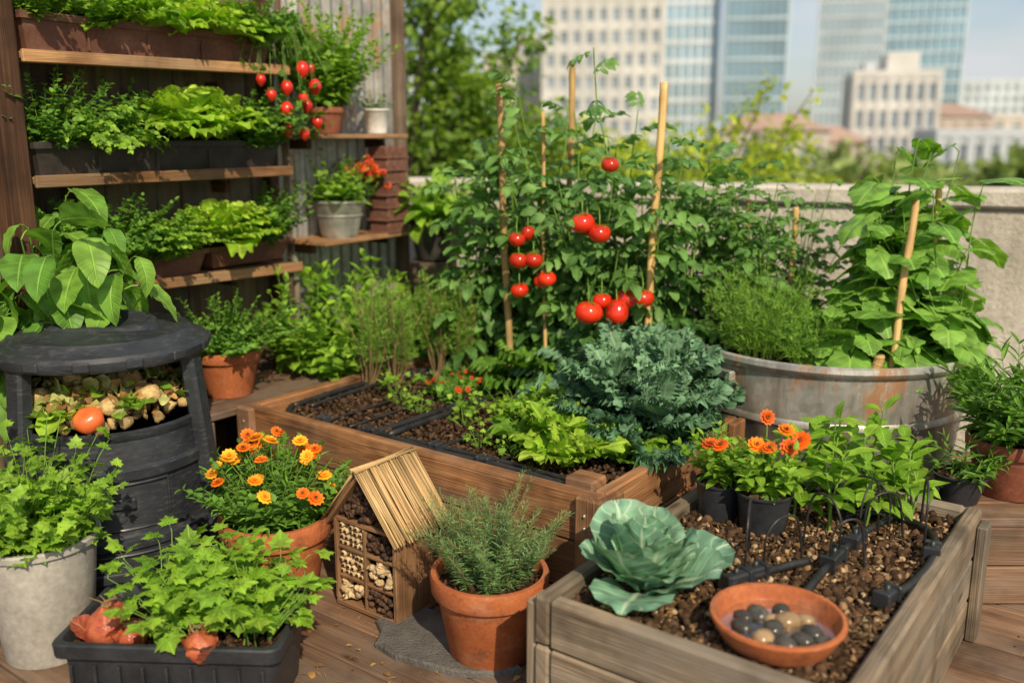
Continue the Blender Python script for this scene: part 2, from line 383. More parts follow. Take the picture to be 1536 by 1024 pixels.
def t_cabbage(rows=14,cols=9,ph=0,droop=0,cup=.4,W=1.05):
    v=np.linspace(0,1,rows+1); c=np.linspace(-1,1,2*cols+1); C,Vv=np.meshgrid(c,v)
    w=np.clip(.30*(1-Vv)+np.sin(pi*np.clip(Vv*.94+.03,0,1))**.55*1.0,0,1.0)
    X=C*w*W/2; Y=Vv*(1-.0*C**2)
    r=np.sqrt((X/(W/2))**2+((Y-.5)/.5)**2)
    Z=cup*(np.abs(C)**1.8)*w*.45*(1-.5*Vv)-droop*Vv**2 -.10*np.clip(r-.75,0,1)**1.2*2+.028*np.clip(r-.4,0,1)*np.sin(9*np.arctan2(X,Y-.5)+ph)*1.6+.012*np.sin(14*Vv-5*np.abs(C)+ph)
    return T(np.stack([X,Y,Z],-1).reshape(-1,3),gridf(rows+1,2*cols+1),np.stack([C,Vv],-1).reshape(-1,2))
def t_lobed(nl=5,K=20,depth=.35,curv=.3,jag=.07,rings=(.55,1),rip=.05,ph=0,wid=1.0):
    th=np.linspace(-pi+.25,pi-.25,K+1)
    r=.52*(1-depth*(.5-.5*np.cos(nl*th)))*(1+.12*np.cos(th))*(1-.25*(np.abs(th)/pi)**6)
    r=r*(1+jag*np.where(np.arange(K+1)%2==0,1,-1))
    V=[(0,.30,0)];UV=[(0,.4)]
    for q in rings:
        for i in range(K+1):
            x=sin(th[i])*r[i]*q*wid;y=.30+cos(th[i])*r[i]*q+.12*q*cos(th[i]); z=-curv*(r[i]*q)**2+rip*cos(nl*th[i]+ph)*q*q+.12*abs(x)
            V.append((x,y,z)); UV.append((x*2,y))
    F=[]
    n=K+1
    for i in range(K): F.append((0,1+i+1,1+i))
    for k in range(len(rings)-1):
        for i in range(K): F.append((1+k*n+i,1+k*n+i+1,1+(k+1)*n+i+1,1+(k+1)*n+i))
    return T(V,F,UV)
def combine(parts):
    V=[];li=[];lt=[];uv=[];n=0
    for t,R,p,s in parts:
        V.append((t.v*s)@np.asarray(R).T+np.asarray(p)); li.append(t.li+n); lt.append(t.lt); uv.append(t.uv); n+=len(t.v)
    o=Tm(); o.v=np.concatenate(V);o.li=np.concatenate(li);o.lt=np.concatenate(lt);o.uv=np.concatenate(uv); return o
NEEDLE=t_leaf(W=.11,rows=2,cols=1,fold=.6,droop=.12,k=1.0)
BLADE=[t_leaf(W=.17,rows=4,cols=1,fold=.6,droop=d,k=.9,peak=.35) for d in(.15,.4)]
OV=[t_leaf(W=w,rows=6,cols=1,fold=f,droop=d,wave=.03,ph=p) for w,f,d,p in((.5,.3,.25,0),(.58,.2,.45,2),(.46,.35,.1,4))]
OVS=[t_leaf(W=w,rows=3,cols=1,fold=f,droop=d) for w,f,d in((.6,.3,.25),(.7,.2,.4),(.5,.4,.1))]
ROUND=[t_leaf(W=.8,rows=4,cols=1,fold=.25,droop=.2,k=1.1,peak=.5),t_leaf(W=.7,rows=4,cols=1,fold=.15,droop=.4,k=1.1,peak=.5)]
HOSTA=[t_leaf(W=w,rows=10,cols=3,fold=.22,droop=d,wave=.035,wf=4,ph=p,peak=.38,k=1.35) for w,d,p in((.62,.4,0),(.56,.6,2),(.66,.3,4))]
LET=[t_ruffle(W=.85,rows=12,cols=6,amp=.085,f1=4.5+i*.6,f2=3.5+i*.4,cup=.35,droop=.2+.12*i,ph=i*1.9,fj=.18,ep=2.2) for i in range(4)]
LETS=[t_ruffle(W=.85,rows=6,cols=3,amp=.10,f1=2,f2=1.5,cup=.5,droop=.2+.1*i,ph=i*1.9,fj=.1) for i in range(3)]
KALE=[t_ruffle(W=.70,rows=26,cols=8,amp=.095,f1=8+i*.9,f2=5.5,cup=.30,droop=.2+.14*i,ph=i*2.1,fj=.13,base=.30,edge=.10,ep=3.2) for i in range(4)]
# kale leaf: a ruffled blade whose margin carries tightly curled frills
def t_kale(i):
    base=KALE[i]; parts=[(base,np.eye(3),(0,0,0),1)]
    fr=t_ruffle(W=1.1,rows=4,cols=3,amp=.22,f1=1.3,f2=1.4,cup=.5,droop=.5,ph=i,fj=.1)
    r_=np.random.default_rng(i)
    for k in range(15):
        t=k/14.; ang=-1.9+3.8*t; x=.31*sin(ang)*(1.0 if abs(ang)<1.4 else .85); y=.62+.36*cos(ang)
        if y<.3: y=.3+.1*r_.uniform()
        z=-(.2+.14*i)*y*y+.05
        parts.append((fr,Rz(-ang+r_.normal()*.3)@Rx(.35+r_.normal()*.5)@Ry(r_.normal()*.4),(x*.85,y*.95,z),.17+.04*r_.uniform()))
    return combine(parts)
KALEF=[t_kale(i) for i in range(4)]
CAB=[t_cabbage(ph=i*2.3,droop=d,cup=cu) for i,(d,cu) in enumerate(((-.22,.75),(-.10,.6),(.02,.5)))]
CUC=[t_lobed(5,30,.18,.5,.035,(.35,.7,1),.03,ph=i,wid=1.1) for i in range(3)]
LOB=[t_lobed(5,20,.4,.4,.08,(.55,1),.05,ph=i) for i in range(3)]
LOBS=[t_lobed(5,20,.38,.3,.10,(1,),.05,ph=i) for i in range(2)]
_tl=[t_leaf(W=.62,rows=5,cols=1,fold=.3,droop=.3,jag=.22,k=1.3)]
def t_tom(var):
    parts=[(_tl[0],Rx(-.5),(0,.66,-.16),.42)]
    for y,s,a in((.60,.34,55),(.40,.34,62),(.20,.24,70)):
        for sg in(1,-1):
            parts.append((_tl[0],Rz(-sg*radians(a+var*8))@Rx(-.25-var*.15)@Ry(sg*.2),(0,y+sg*.02,-.36*y*y),s))
    parts.append((t_leaf(W=.03,rows=3,cols=1,fold=0,droop=.36,k=.2),np.eye(3),(0,0,0),.7))
    return combine(parts)
TOML=[t_tom(0),t_tom(1),t_tom(-1)]
def t_pars(v):
    L=LOBS[v%2]; parts=[(L,Rx(-.2),(0,.42,0),.58)]
    for sg in(1,-1): parts.append((L,Rz(-sg*radians(68+6*v))@Rx(-.2),(0,.40,0),.48))
    parts.append((t_leaf(W=.05,rows=2,cols=1,fold=0,droop=0,k=.2),np.eye(3),(0,0,0),.5)); return combine(parts)
PARS=[t_pars(0),t_pars(1),t_pars(2)]
def t_spray(n=12,a=.9):
    parts=[(NEEDLE,np.eye(3),(0,.45,0),.5),(t_leaf(W=.03,rows=1,cols=1,fold=0,droop=0,k=.2),np.eye(3),(0,0,0),.8)]
    for i in range(n):
        f=i/n; parts.append((NEEDLE,Ry(i*2.4)@Rz((1 if i%2 else -1)*a),(0,.1+.75*f,0),.42*(1-.4*f)))
    return combine(parts)
SPRAY=[t_spray(10,.7),t_spray(12,.95)]
def t_flower(n=11,layers=3):
    pl=t_leaf(W=.62,rows=3,cols=1,fold=-.2,droop=.05,peak=.65,k=.9); parts=[]
    for L in range(layers):
        for i in range(n-L*2):
            parts.append((pl,Rz(2*pi*(i+.5*L)/(n-2*L))@Rx(.1+L*.42),(0,0,.03*L),1-.22*L))
    return combine(parts)
FLOW=t_flower()
CHIP=T(np.array([[sx*.5,sy*.5*(1-.35*(sx>0)),sz*.5] for sx in(-1,1) for sy in(-1,1) for sz in(-1,1)]),[(0,1,3,2),(4,6,7,5),(0,4,5,1),(2,3,7,6),(0,2,6,4),(1,5,7,3)])

# ------------------------------------------------------------ plant generators
def put_leaves(b,tp,D,U,P,S,mat,rnd=None):
    n=len(P); ch=rng.integers(0,len(tp),n); R=frames(D,U)
    rnd=rand_rnd(n) if rnd is None else rnd
    for k,t in enumerate(tp):
        m=ch==k; inst(b,t,R[m],P[m],S[m],rnd[m],mat)
def stemmy(b,base,n,H,spread,tp,size,nodes,mat,smat='stem_green',s0=.2,br=.03,el=(0,.9),lpn=1,sr=.002,pet=0,lean=(0,0),taper=.45,bend=1.4,hv=(.7,1.05),droop=0,seg=4,jit=.25,hang=.35):
    base=A(*base); Ds=[];Us=[];Ps=[];Ss=[];Rs=[]
    for i in range(n):
        az=rng.uniform(0,2*pi); q=math.sqrt(rng.uniform()); t=spread*q; h=H*rng.uniform(*hv)*(1-.2*q*q)
        hd=A(cos(az),sin(az),0); b0=base+hd*br*q
        s=np.linspace(0,1,8)[:,None]; ln=A(lean[0],lean[1],0)
        w=rng.normal(size=3)*h*.04; w[2]=0
        pts=b0+hd*h*sin(t)*s**bend+UPV*(h*cos(t)*s)+ln*h*s**1.5+w*np.sin(s*pi*1.5)-UPV*droop*h*s**3
        tube(b,pts,np.linspace(sr,sr*.45,8),smat,seg,cap=False)
        sj=np.linspace(s0,1,nodes)+rng.uniform(-.5,.5,nodes)*(1-s0)/max(nodes,1)*.6; sj=np.clip(sj,.02,1)
        sj=np.repeat(sj,lpn); m=len(sj)
        xs=np.linspace(0,1,8); P=np.stack([np.interp(sj,xs,pts[:,k]) for k in range(3)],-1)
        tg=np.gradient(pts,axis=0); tg=nrm(np.stack([np.interp(sj,xs,tg[:,k]) for k in range(3)],-1))
        j=np.arange(m); a=rng.uniform(0,6)+(j//lpn)*2.4+(j%lpn)*(2*pi/lpn)+rng.normal(size=m)*.3
        e=el[0]+(el[1]-el[0])*sj+rng.normal(size=m)*jit
        hh=np.stack([np.cos(a),np.sin(a),0*a],-1)
        D=nrm(hh*np.cos(e)[:,None]+tg*np.sin(e)[:,None]); U=tg+A(0,0,.6)+rng.normal(size=(m,3))*.15
        S=size*(1-taper*sj**2)*rng.uniform(.7,1.15,m)
        if pet>0:
            Q=P+D*(pet*S/size)[:,None]
            for k in range(m): tube(b,np.array([P[k],(P[k]+Q[k])/2+UPV*pet*.08,Q[k]]),sr*.5,smat,3,cap=False)
            D=nrm(D-UPV*hang*rng.uniform(.5,1.4,m)[:,None]); U=U*.6+hh*hang*1.2; P=Q
        Ds.append(D);Us.append(U);Ps.append(P);Ss.append(S);Rs.append(np.clip(rng.uniform(0,.75,m)+.22*sj,0,.96+.04*rng.uniform(size=m)))
    put_leaves(b,tp,np.concatenate(Ds),np.concatenate(Us),np.concatenate(Ps),np.concatenate(Ss),mat,np.concatenate(Rs))
def rosette(b,base,n,size,tp,mat,e0=1.4,e1=.15,smin=.45,rad=.02,jit=.12,pw=1,lift=0):
    i=np.arange(n); f=(i+.5)/n; az=i*2.39996+rng.normal(size=n)*.15; e=e0+(e1-e0)*f**pw+rng.normal(size=n)*jit
    hd=np.stack([np.cos(az),np.sin(az),0*az],-1); D=hd*np.cos(e)[:,None]+UPV*np.sin(e)[:,None]; U=-hd*np.sin(e)[:,None]+UPV*np.cos(e)[:,None]
    P=A(*base)+hd*rad*f[:,None]+UPV*(lift*(1-f))[:,None]
    S=size*(smin+(1-smin)*f**.6)*rng.uniform(.88,1.1,n)
    put_leaves(b,tp,D,U+rng.normal(size=(n,3))*.08,P,S,mat,np.clip(.85-.7*f+rng.uniform(-.15,.15,n),0,.95))
def clumps(b,c,rad,nc,per,rc,tp,size,mat,trunk=None,lim='bark',flat=.2,sr=.02):
    c=A(*c);rad=A(*rad)
    d=nrm(rng.normal(size=(nc,3))); C=c+d*rad*rng.uniform(.35,1,nc)[:,None]**.6
    for k in range(nc):
        if trunk is not None and k%2==0:
            t0=A(*trunk); tube(b,smoothpts([t0,t0*.5+C[k]*.5+A(0,0,-.1*rad[2]),C[k]],4),np.linspace(sr,sr*.25,9),lim,5,cap=False)
        m=int(per*rng.uniform(.6,1.4)); o=nrm(rng.normal(size=(m,3))); r=rc*rng.uniform(.6,1.3)*rng.uniform(.3,1,m)**.5
        P=C[k]+o*r[:,None]*A(1,1,.75); D=nrm(o+rng.normal(size=(m,3))*.5-A(0,0,.1)); U=nrm(o*.6+A(0,0,1)+rng.normal(size=(m,3))*.4)
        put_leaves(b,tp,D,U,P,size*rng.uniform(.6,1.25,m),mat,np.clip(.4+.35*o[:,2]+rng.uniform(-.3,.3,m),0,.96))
def flowers(b,pts,size,mat,center='cone_brown',up=None):
    n=len(pts); D=nrm(rng.normal(size=(n,3))*A(1,1,.1)); N=nrm(A(0,-.6,1)+rng.normal(size=(n,3))*.4)
    D=nrm(D-N*(D*N).sum(1)[:,None]); S=size*rng.uniform(.75,1.15,n)
    inst(b,FLOW,frames(D,N),np.asarray(pts),S,rng.uniform(0,.95,n),mat)
    inst(b,SPL,frames(D,N),np.asarray(pts)+N*size*.15,S*.22,rand_rnd(n),center)
def soil_disc(b,c,r,mat='soil',sx=1,sy=1):
    n=14;V=[];
    for i in range(n+1):
        for j in range(28):
            a=2*pi*j/28; x=r*i/n*cos(a)*sx;y=r*i/n*sin(a)*sy; V.append((c[0]+x,c[1]+y,c[2]+.012*mnoise.noise(Vector(((c[0]+x)*40,(c[1]+y)*40,3)))+.012*(1-(i/n)**2)))
    F=gridf(n+1,28,True); li=[i for f in F for i in f]; V=np.array(V); b.add(V,li,[4]*len(F),V[li][:,:2],.5,mat)
    m=int(60+1400*r*r); q=np.sqrt(rng.uniform(size=m))*r*.95; a=rng.uniform(0,2*pi,m)
    P=np.stack([c[0]+q*np.cos(a)*sx,c[1]+q*np.sin(a)*sy,np.full(m,c[2]+.012)],-1); inst(b,RK[0],randrot(m),P,rng.uniform(.003,.010,(m,3)),rand_rnd(m),'soil_clod')
def pot(b,c,r,h,mat,soil=True,rim=True,taper=.66):
    x,y,z=c
    if rim: pr=[(0,0),(r*taper,0),(r*(taper+.03),.006),(r*.90,h*.76),(r*.91,h*.775),(r*.985,h*.78),(r,h*.80),(r*1.02,h*.97),(r*1.0,h),(r*.92,h),(r*.90,h*.98),(r*.87,h*.80),(0,h*.78)]
    else: pr=[(0,0),(r*taper,0),(r*(taper+.02),.005),(r*.95,h*.93),(r*1.02,h*.94),(r*1.03,h*.985),(r*1.0,h),(r*.95,h),(r*.93,h*.97),(r*.90,h*.84),(0,h*.82)]
    lathe(b,pr,c,mat,56)
    if soil: soil_disc(b,(x,y,z+h*.86),r*.895)
def soil_bed(b,x0,x1,y0,y1,z,mat,nx=60,amp=.02,seed=0):
    ny=int(nx*(y1-y0)/(x1-x0))+2; xs=np.linspace(x0,x1,nx);ys=np.linspace(y0,y1,ny); V=[]
    for y in ys:
        for x in xs: V.append((x,y,z+amp*mnoise.fractal(Vector((x*9+seed,y*9,seed)),.8,2.1,4)))
    F=gridf(ny,nx); V=np.array(V); li=[i for f in F for i in f]; b.add(V,li,[4]*len(F),V[li][:,:2],.5,mat)

E1=A(.804,-.594,0);E2=A(.594,.804,0);ANG=math.atan2(-.594,.804)
# ============================================================ SETTING
b=B(); pw=.145
for k in range(46):
    y=-.2+k*(pw+.006); x=-5.2-rng.uniform(0,1)
    while x<4.6:
        L=rng.uniform(1.5,2.6); cx=x+L/2; w=E1*cx+E2*y
        if w[1]<5.6-.36*(w[0]+.6):
            board(b,(cx,y,-.0175+rng.uniform(-.0015,.0015)),(L-.004,pw,.035),'wood_deck',ch=.004)
            for sx in(-1,1):
                for sy in(-.035,.035): tube(b,[(cx+sx*(L/2-.03),y+sy,-.004),(cx+sx*(L/2-.03),y+sy,.002)],.004,'plastic_black',6)
        x+=L
b.build('wooden_deck',(0,0,0),ANG,True)
b=B(); board(b,(0,1.2,-4.57),(9,8.2,9.0),'stucco',ch=.02); b.build('rooftop_terrace_building',(0,0,0),0,True)
pa=A(-.66,5.30); pb=A(4.6,3.40); dv=pb-pa; L=np.hypot(*dv); ang=math.atan2(dv[1],dv[0])
b=B()
board(b,(L/2,.12,.58),(L,.20,1.17),'stucco',ch=.01,axis=0)
x=0
for l in(1.5,1.9,1.4,.83): board(b,(x+l/2,.12,1.212+rng.uniform(-.002,.002)),(l-.006,.27+rng.uniform(-.004,.004),.09),'stucco',ch=.015,axis=0); x+=l
b.build('parapet_wall',(pa[0],pa[1],0),ang,True)
b=B(); s=4000; b.add([(-s,-s,-9),(s,-s,-9),(s,s,-9),(-s,s,-9)],[0,1,2,3],[4],[(0,0),(1,0),(1,1),(0,1)],.5,'city_ground'); b.build('ground')
b=B(); xs=np.linspace(-2500,3500,160); V=[]
for x in xs:
    h=45+45*mnoise.fractal(Vector((x/700.,3.1,0)),.9,2.1,4)+10*mnoise.noise(Vector((x/60.,1,0)))
    V+= [(x,2900,-9),(x,3000,max(5,h)),(x,3300,-9)]
V=np.array(V); F=[]
for i in range(len(xs)-1):
    for j in range(2): F.append((i*3+j,(i+1)*3+j,(i+1)*3+j+1,i*3+j+1))
li=[i for f in F for i in f]; b.add(V,li,[4]*len(F),V[li][:,:2]*.01,.5,'hill_hazed'); b.build('distant_hills')

def building(name,x0,x1,y,dep,zt,fl,cols,wall,glass,pier=.35,span=1.2,rot=0,roof=None):
    b=B(); w=x1-x0; h=zt+9
    board(b,(0,dep/2,h/2),(w,dep,h),glass,ch=.01,rnd=.5)
    fh=h/fl
    for i in range(fl+1):
        zc=min(h-.01,i*fh); board(b,(0,dep/2,zc),(w+.5,dep+.5,span),wall,ch=.02)
    cw=w/cols
    for i in range(cols+1):
        for yy in(-.16,dep+.16): board(b,(-w/2+i*cw,yy,h/2),(cw*pier,.5,h+.3),wall,ch=.02)
    cd=max(2,int(dep/cw)); 
    for i in range(cd+1):
        for xx in(-w/2-.16,w/2+.16): board(b,(xx,dep*i/cd,h/2),(.5,cw*pier,h+.31),wall,ch=.02)
    board(b,(0,dep/2,h+.6),(w+.9,dep+.9,1.0),wall,ch=.05)
    if roof=='plant': board(b,(w*.1,dep/2,h+2.4),(w*.4,dep*.5,2.6),wall,ch=.05); board(b,(-w*.28,dep/2,h+1.8),(w*.15,dep*.3,1.6),'facade_grey',ch=.05)
    if roof=='hip':
        V=[(-w/2-.8,-.8,h+1.1),(w/2+.8,-.8,h+1.1),(w/2+.8,dep+.8,h+1.1),(-w/2-.8,dep+.8,h+1.1),(-w/4,dep/2,h+3.2),(w/4,dep/2,h+3.2)]
        F=[(0,1,5,4),(1,2,5),(2,3,4,5),(3,0,4)]; b.add(V,[i for f in F for i in f],[len(f) for f in F],[(0,0)]*14,.5,'roof_tile',False)
    b.build(name,((x0+x1)/2,y,-9),radians(rot),True)
building('apartment_building',5,23,150,20,21,9,9,'facade_white','glass_dark',.42,1.5,-8,'plant')
building('apartment_building',1,8,168,16,17,8,4,'facade_beige','glass_dark',.45,1.6,-8)
building('glass_tower',25.5,36,172,22,70,24,7,'facade_hazed','glass_blue',.30,.8,-12)
building('glass_tower',36.6,46.5,166,18,70,24,8,'mullion','glass_blue',.12,.5,-12)
building('glass_tower',62,74,196,24,70,26,10,'facade_hazed','glass_blue',.42,.5,-18)
building('glass_tower',76,94,205,24,70,26,11,'mullion','glass_blue',.14,.6,-18)
building('office_building',46.5,57,130,14,8.8,5,7,'facade_white','glass_dark',.35,1.3,-14,'plant')
building('city_house',25,36.5,112,12,.8,3,7,'facade_beige','glass_dark',.5,1.3,-10,'hip')
building('city_house',37.5,44,120,12,-.6,3,5,'facade_pink','glass_dark',.5,1.3,-6,'hip')
building('apartment_building',47,60,104,12,1.0,3,8,'facade_grey','glass_dark',.5,1.2,-12)
building('apartment_building',-17,-6,270,20,16,8,6,'facade_pink','glass_dark',.5,1.8,-4)
building('apartment_building',-7,2,250,20,21,9,5,'facade_beige','glass_dark',.5,1.8,-4)
building('apartment_building',-40,-20,300,20,22,9,9,'facade_hazed','glass_dark',.5,1.8,-4)
building('office_building',138,160,300,20,17,8,8,'facade_hazed','glass_dark',.5,1.8,-14)
building('apartment_building',60,74,150,14,3.2,4,7,'facade_pink','glass_dark',.5,1.5,-12,'hip')
building('apartment_building',84,112,180,14,4,5,9,'facade_beige','glass_dark',.5,1.5,-12)

# trees
b=B(); tube(b,smoothpts([(-1.3,8.8,-9),(-1.35,8.8,-4),(-1.2,8.7,0),(-1.1,8.7,1.3)],5),np.linspace(.2,.06,16),'bark',9)
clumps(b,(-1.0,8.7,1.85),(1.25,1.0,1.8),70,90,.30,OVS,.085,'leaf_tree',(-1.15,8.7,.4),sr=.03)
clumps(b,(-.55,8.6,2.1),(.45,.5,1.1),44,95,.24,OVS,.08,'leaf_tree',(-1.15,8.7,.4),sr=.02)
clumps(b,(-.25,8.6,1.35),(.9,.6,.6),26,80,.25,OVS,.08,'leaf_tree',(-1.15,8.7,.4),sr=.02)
b.build('green_tree',(-1.3,8.8,-9))
b=B(); tube(b,smoothpts([(1.6,8.9,-9),(1.5,8.9,-4),(1.5,8.9,-.5),(1.4,8.8,.6)],5),np.linspace(.16,.05,16),'bark',9)
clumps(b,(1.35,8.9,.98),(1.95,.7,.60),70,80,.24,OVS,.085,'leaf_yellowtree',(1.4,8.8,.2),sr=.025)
for (x,z) in((2.35,2.0),(2.75,1.9),(.4,1.6),(1.8,1.6),(2.6,1.6),(2.1,1.7)):
    tube(b,smoothpts([(1.4,8.8,.2),((1.4+x)/2+.1,8.8,z*.55),(x,8.8,z)],4),np.linspace(.018,.004,9),'bark',5)
    m=90; f=rng.uniform(.35,1,m)[:,None]; P=A(1.4,8.8,.2)*(1-f)+A(x,8.8,z)*f+rng.normal(size=(m,3))*.07
    put_leaves(b,OVS,nrm(rng.normal(size=(m,3))+A(.3,0,.3)),nrm(rng.normal(size=(m,3))*.5+UPV),P,.10*rng.uniform(.7,1.2,m),'leaf_yellowtree')
b.build('yellow_leaved_tree',(1.6,8.9,-9))
b=B()
for i in range(115):
    x=rng.uniform(-10,75); y=rng.uniform(45,95)
    zt=rng.uniform(-3.4,.5)
    tube(b,[(x,y,-9),(x,y,-7),(x,y,zt-1)],[.3,.2,.1],'bark',5)
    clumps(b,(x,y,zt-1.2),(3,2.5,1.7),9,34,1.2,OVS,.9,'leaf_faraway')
b.build('distant_trees')

# ============================================================ SHELF WALL
W0=A(-1.804,3.316,0); U1=A(.527,.85,0); N1=A(-.85,.527,0); WANG=math.atan2(.85,.527)
def SP(x,y,z): return W0+U1*x+N1*y+UPV*z
b=B(); x=-1.4
while x<1.30:
    w=rng.uniform(.11,.14); board(b,(x+w/2,.012+rng.uniform(-.003,.003),1.25),(w-.005,.022,2.5),'wood_fence',ch=.003); x+=w
for z in(.35,1.2,2.1): board(b,(-.05,.05,z),(2.7,.045,.09),'wood_darkpost')
b.build('plank_fence_wall',tuple(W0),WANG,True)
b=B()
n=150; xs=np.linspace(1.30,2.26,n); V=[]
for z in(0,.8,1.6,2.5):
    for xx in xs: V.append((xx,.016*sin(xx*2*pi/.076),z))
F=gridf(4,n); li=[i for f in F for i in f]; V=np.array(V); b.add(V,li,[4]*len(F),V[li][:,[0,2]],.5,'corrugated')
board(b,(2.22,-.03,1.25),(.07,.05,2.5),'wood_fence'); board(b,(1.72,.05,2.0),(.9,.05,.08),'wood_fence'); board(b,(1.72,.05,.6),(.9,.05,.08),'wood_fence')
b.build('corrugated_metal_panel',tuple(W0),WANG,True)
b=B()
SH=[(0.0,1.20,1.755,.018),(.0,1.19,1.345,-.0),(.06,1.22,.945,-.03)]
for x0,x1,z,dz in SH:
    tl=math.atan2(-dz,x1-x0)
    board(b,((x0+x1)/2,-.12,z+dz/2),(x1-x0,.215,.026),'wood_shelf',Ry(tl))
    board(b,((x0+x1)/2,-.235,z+dz/2-.002),(x1-x0+.01,.016,.042),'wood_shelf',Ry(tl))
for xx in(.25,.95):
    for z in(1.72,1.31,.905): board(b,(xx,-.05,z-.03),(.03,.09,.05),'wood_darkpost')
board(b,(-.055,-.19,1.25),(.085,.085,2.5),'wood_darkpost'); board(b,(1.255,-.04,1.25),(.05,.05,2.5),'wood_darkpost')
b.build('plant_shelf',tuple(W0),WANG,True)
b=B()
board(b,(1.67,-.135,1.49),(.66,.25,.022),'wood_shelf');board(b,(1.70,-.135,1.0),(.68,.26,.022),'wood_shelf')
for xx in(1.42,1.96): board(b,(xx,-.07,1.455),(.03,.12,.045),'wood_darkpost'); board(b,(xx,-.07,.965),(.03,.12,.045),'wood_darkpost')
b.build('corner_shelf',tuple(W0),WANG,True)
b=B()
for k in range(7):
    z=1.012+k*.062; w=.16+.012*(k%2)
    for m in range(3): board(b,(1.90-.055+.055*m,-.20,z+.03),(.052,.12+.01*(k%2),.056),'planter_brown',ch=.006)
    board(b,(1.90,-.2,z+.002),(w+.02,.14,.012),'planter_brown',ch=.003)
b.build('stacked_clay_planter',tuple(W0),WANG,True,sharp=40)

def trough(name,x0,x1,z,h,mat,tilt=0,d=.17):
    b=B(); yc=-.125; w=x1-x0; cx=(x0+x1)/2
    def ring(f,zz): 
        hw=w/2*f;hd=d/2-(1-f)*w/2
        return [(cx-hw,yc-hd,zz),(cx+hw,yc-hd,zz),(cx+hw,yc+hd,zz),(cx-hw,yc+hd,zz)]
    e=lambda k:1-2*k/w
    levels=[(e(.03),z),(e(.008),z+h*.80),(e(-.004),z+h*.805),(e(-.006),z+h),(e(.010),z+h),(e(.014),z+h*.8)]
    V=[]; 
    for f,zz in levels: V+=ring(f,zz)
    F=gridf(len(levels),4,True)+[[3,2,1,0]]; li=[i for f in F for i in f]; V=np.array(V)
    uv=np.array([V[i][[0,2]] for i in li]); b.add(V,li,[len(f) for f in F],uv,.5,mat,False)
    for q in range(1,int(w/.25)): board(b,(x0+q*.25,yc-d/2+.011,z+h*.4),(.008,.006,h*.6),mat,ch=.001)
    soil_bed(b,x0+.015,x1-.015,yc-d/2+.014,yc+d/2-.014,z+h*.85,'soil',30,.008)
    return b.build(name,tuple(W0),WANG,True,sharp=40)
trough('long_planter_box',.02,1.14,1.775,.125,'planter_brown')
trough('long_planter_box',.02,1.16,1.36,.115,'trough_black')
trough('long_planter_box',.13,.72,.945,.10,'planter_brown')
trough('long_planter_box',.735,1.19,.955,.09,'planter_brown')
st=stemmy
def herb(name,x,z,gen,y=-.15):
    b=B(); p=SP(x,y,z); gen(b,p); b.build(name,tuple(p))
def g_small(mat,tp=OVS,size=.042,n=44,H=.27,sp=.9,nodes=10,**k):
    kw=dict(br=.07,sr=.0014,lpn=2,s0=.10,droop=.1,hv=(.55,1.1),lean=(.16,-.10)); kw.update(k)
    return lambda b,p: st(b,p,n,H,sp,tp,size,nodes,mat,**kw)
def g_let(size=.16,mat='leaf_lettuce',n=30,tp=LET,e1=.45):
    return lambda b,p: rosette(b,p,n,size,tp,mat,1.5,e1,.5,.05,lift=.07)
z1,z2,z3=1.875,1.45,1.02
herb('thyme_plant',.10,z1,g_small('leaf_bright',OVS,.036,50,.24))
herb('thyme_plant',.30,z1,g_small('leaf_bright',ROUND,.036,50,.22))
herb('lettuce_plant',.48,z1,g_let(.16,'leaf_bright'))
herb('lettuce_plant',.64,z1,g_let(.18)); herb('lettuce_plant',.82,z1,g_let(.18))
herb('lettuce_plant',.98,z1,g_let(.17,'leaf_bright')); herb('parsley_plant',1.08,z1,g_small('leaf_green',n=34))
herb('oregano_plant',.12,z2,g_small('leaf_green',OVS,.040,58,.31,.9,11))
herb('oregano_plant',.29,z2,g_small('leaf_bright',OVS,.036,66,.29,1.15,12,droop=.5),-.19)
herb('parsley_plant',.42,z2,g_small('leaf_green',OVS,.042,50,.28,.7,10),-.11)
herb('lettuce_plant',.64,z2+.04,g_let(.22,n=40,e1=.45),-.20); herb('lettuce_plant',.80,z2+.03,g_let(.19,'leaf_lettuce',34,e1=.5),-.20)
herb('mint_plant',.98,z2,g_small('leaf_green',ROUND,.042,50,.25)); herb('mint_plant',1.10,z2,g_small('leaf_green',ROUND,.038,36,.22))
herb('basil_plant',.22,z3-.01,g_small('leaf_green',ROUND,.050,50,.30))
herb('parsley_plant',.37,z3-.01,g_small('leaf_green',OVS,.042,58,.31,.9,11))
herb('oregano_plant',.54,z3,g_small('leaf_bright',OVS,.038,64,.28,.9,12,droop=.3),-.18)
herb('lettuce_plant',.76,z3+.04,g_let(.18,'leaf_lettuce',38),-.19); herb('lettuce_plant',.90,z3+.04,g_let(.17,'leaf_lettuce',32),-.19)
herb('mint_plant',1.08,z3,g_small('leaf_green',ROUND,.038,66,.29,.8,12,br=.05)) 
b=B(); p=SP(1.16,-.20,1.90)
st(b,p,26,.30,1.3,PARS,.09,5,'leaf_green',br=.03,droop=1.0,sr=.002,s0=.35,el=(.0,.4))
bp=[]
for (dx,dy,z) in((-.10,-.08,1.66),(-.05,-.10,1.60),(.02,-.11,1.65),(.06,-.08,1.62),(-.02,-.06,1.52),(.09,-.10,1.55),(.03,-.10,1.77),(.10,-.06,1.78),(-.12,-.05,1.72),(.01,-.12,1.50),(.07,-.12,1.70),(-.06,-.12,1.69)):
    q=SP(1.16+dx*1.3,-.22+dy,z); bp.append(q); tube(b,smoothpts([p,p+(q-p)*A(.7,.7,.1)+A(0,0,.06),q+A(0,0,.03)],4),.0015,'stem_green',4)
bp=np.array(bp); n=len(bp)
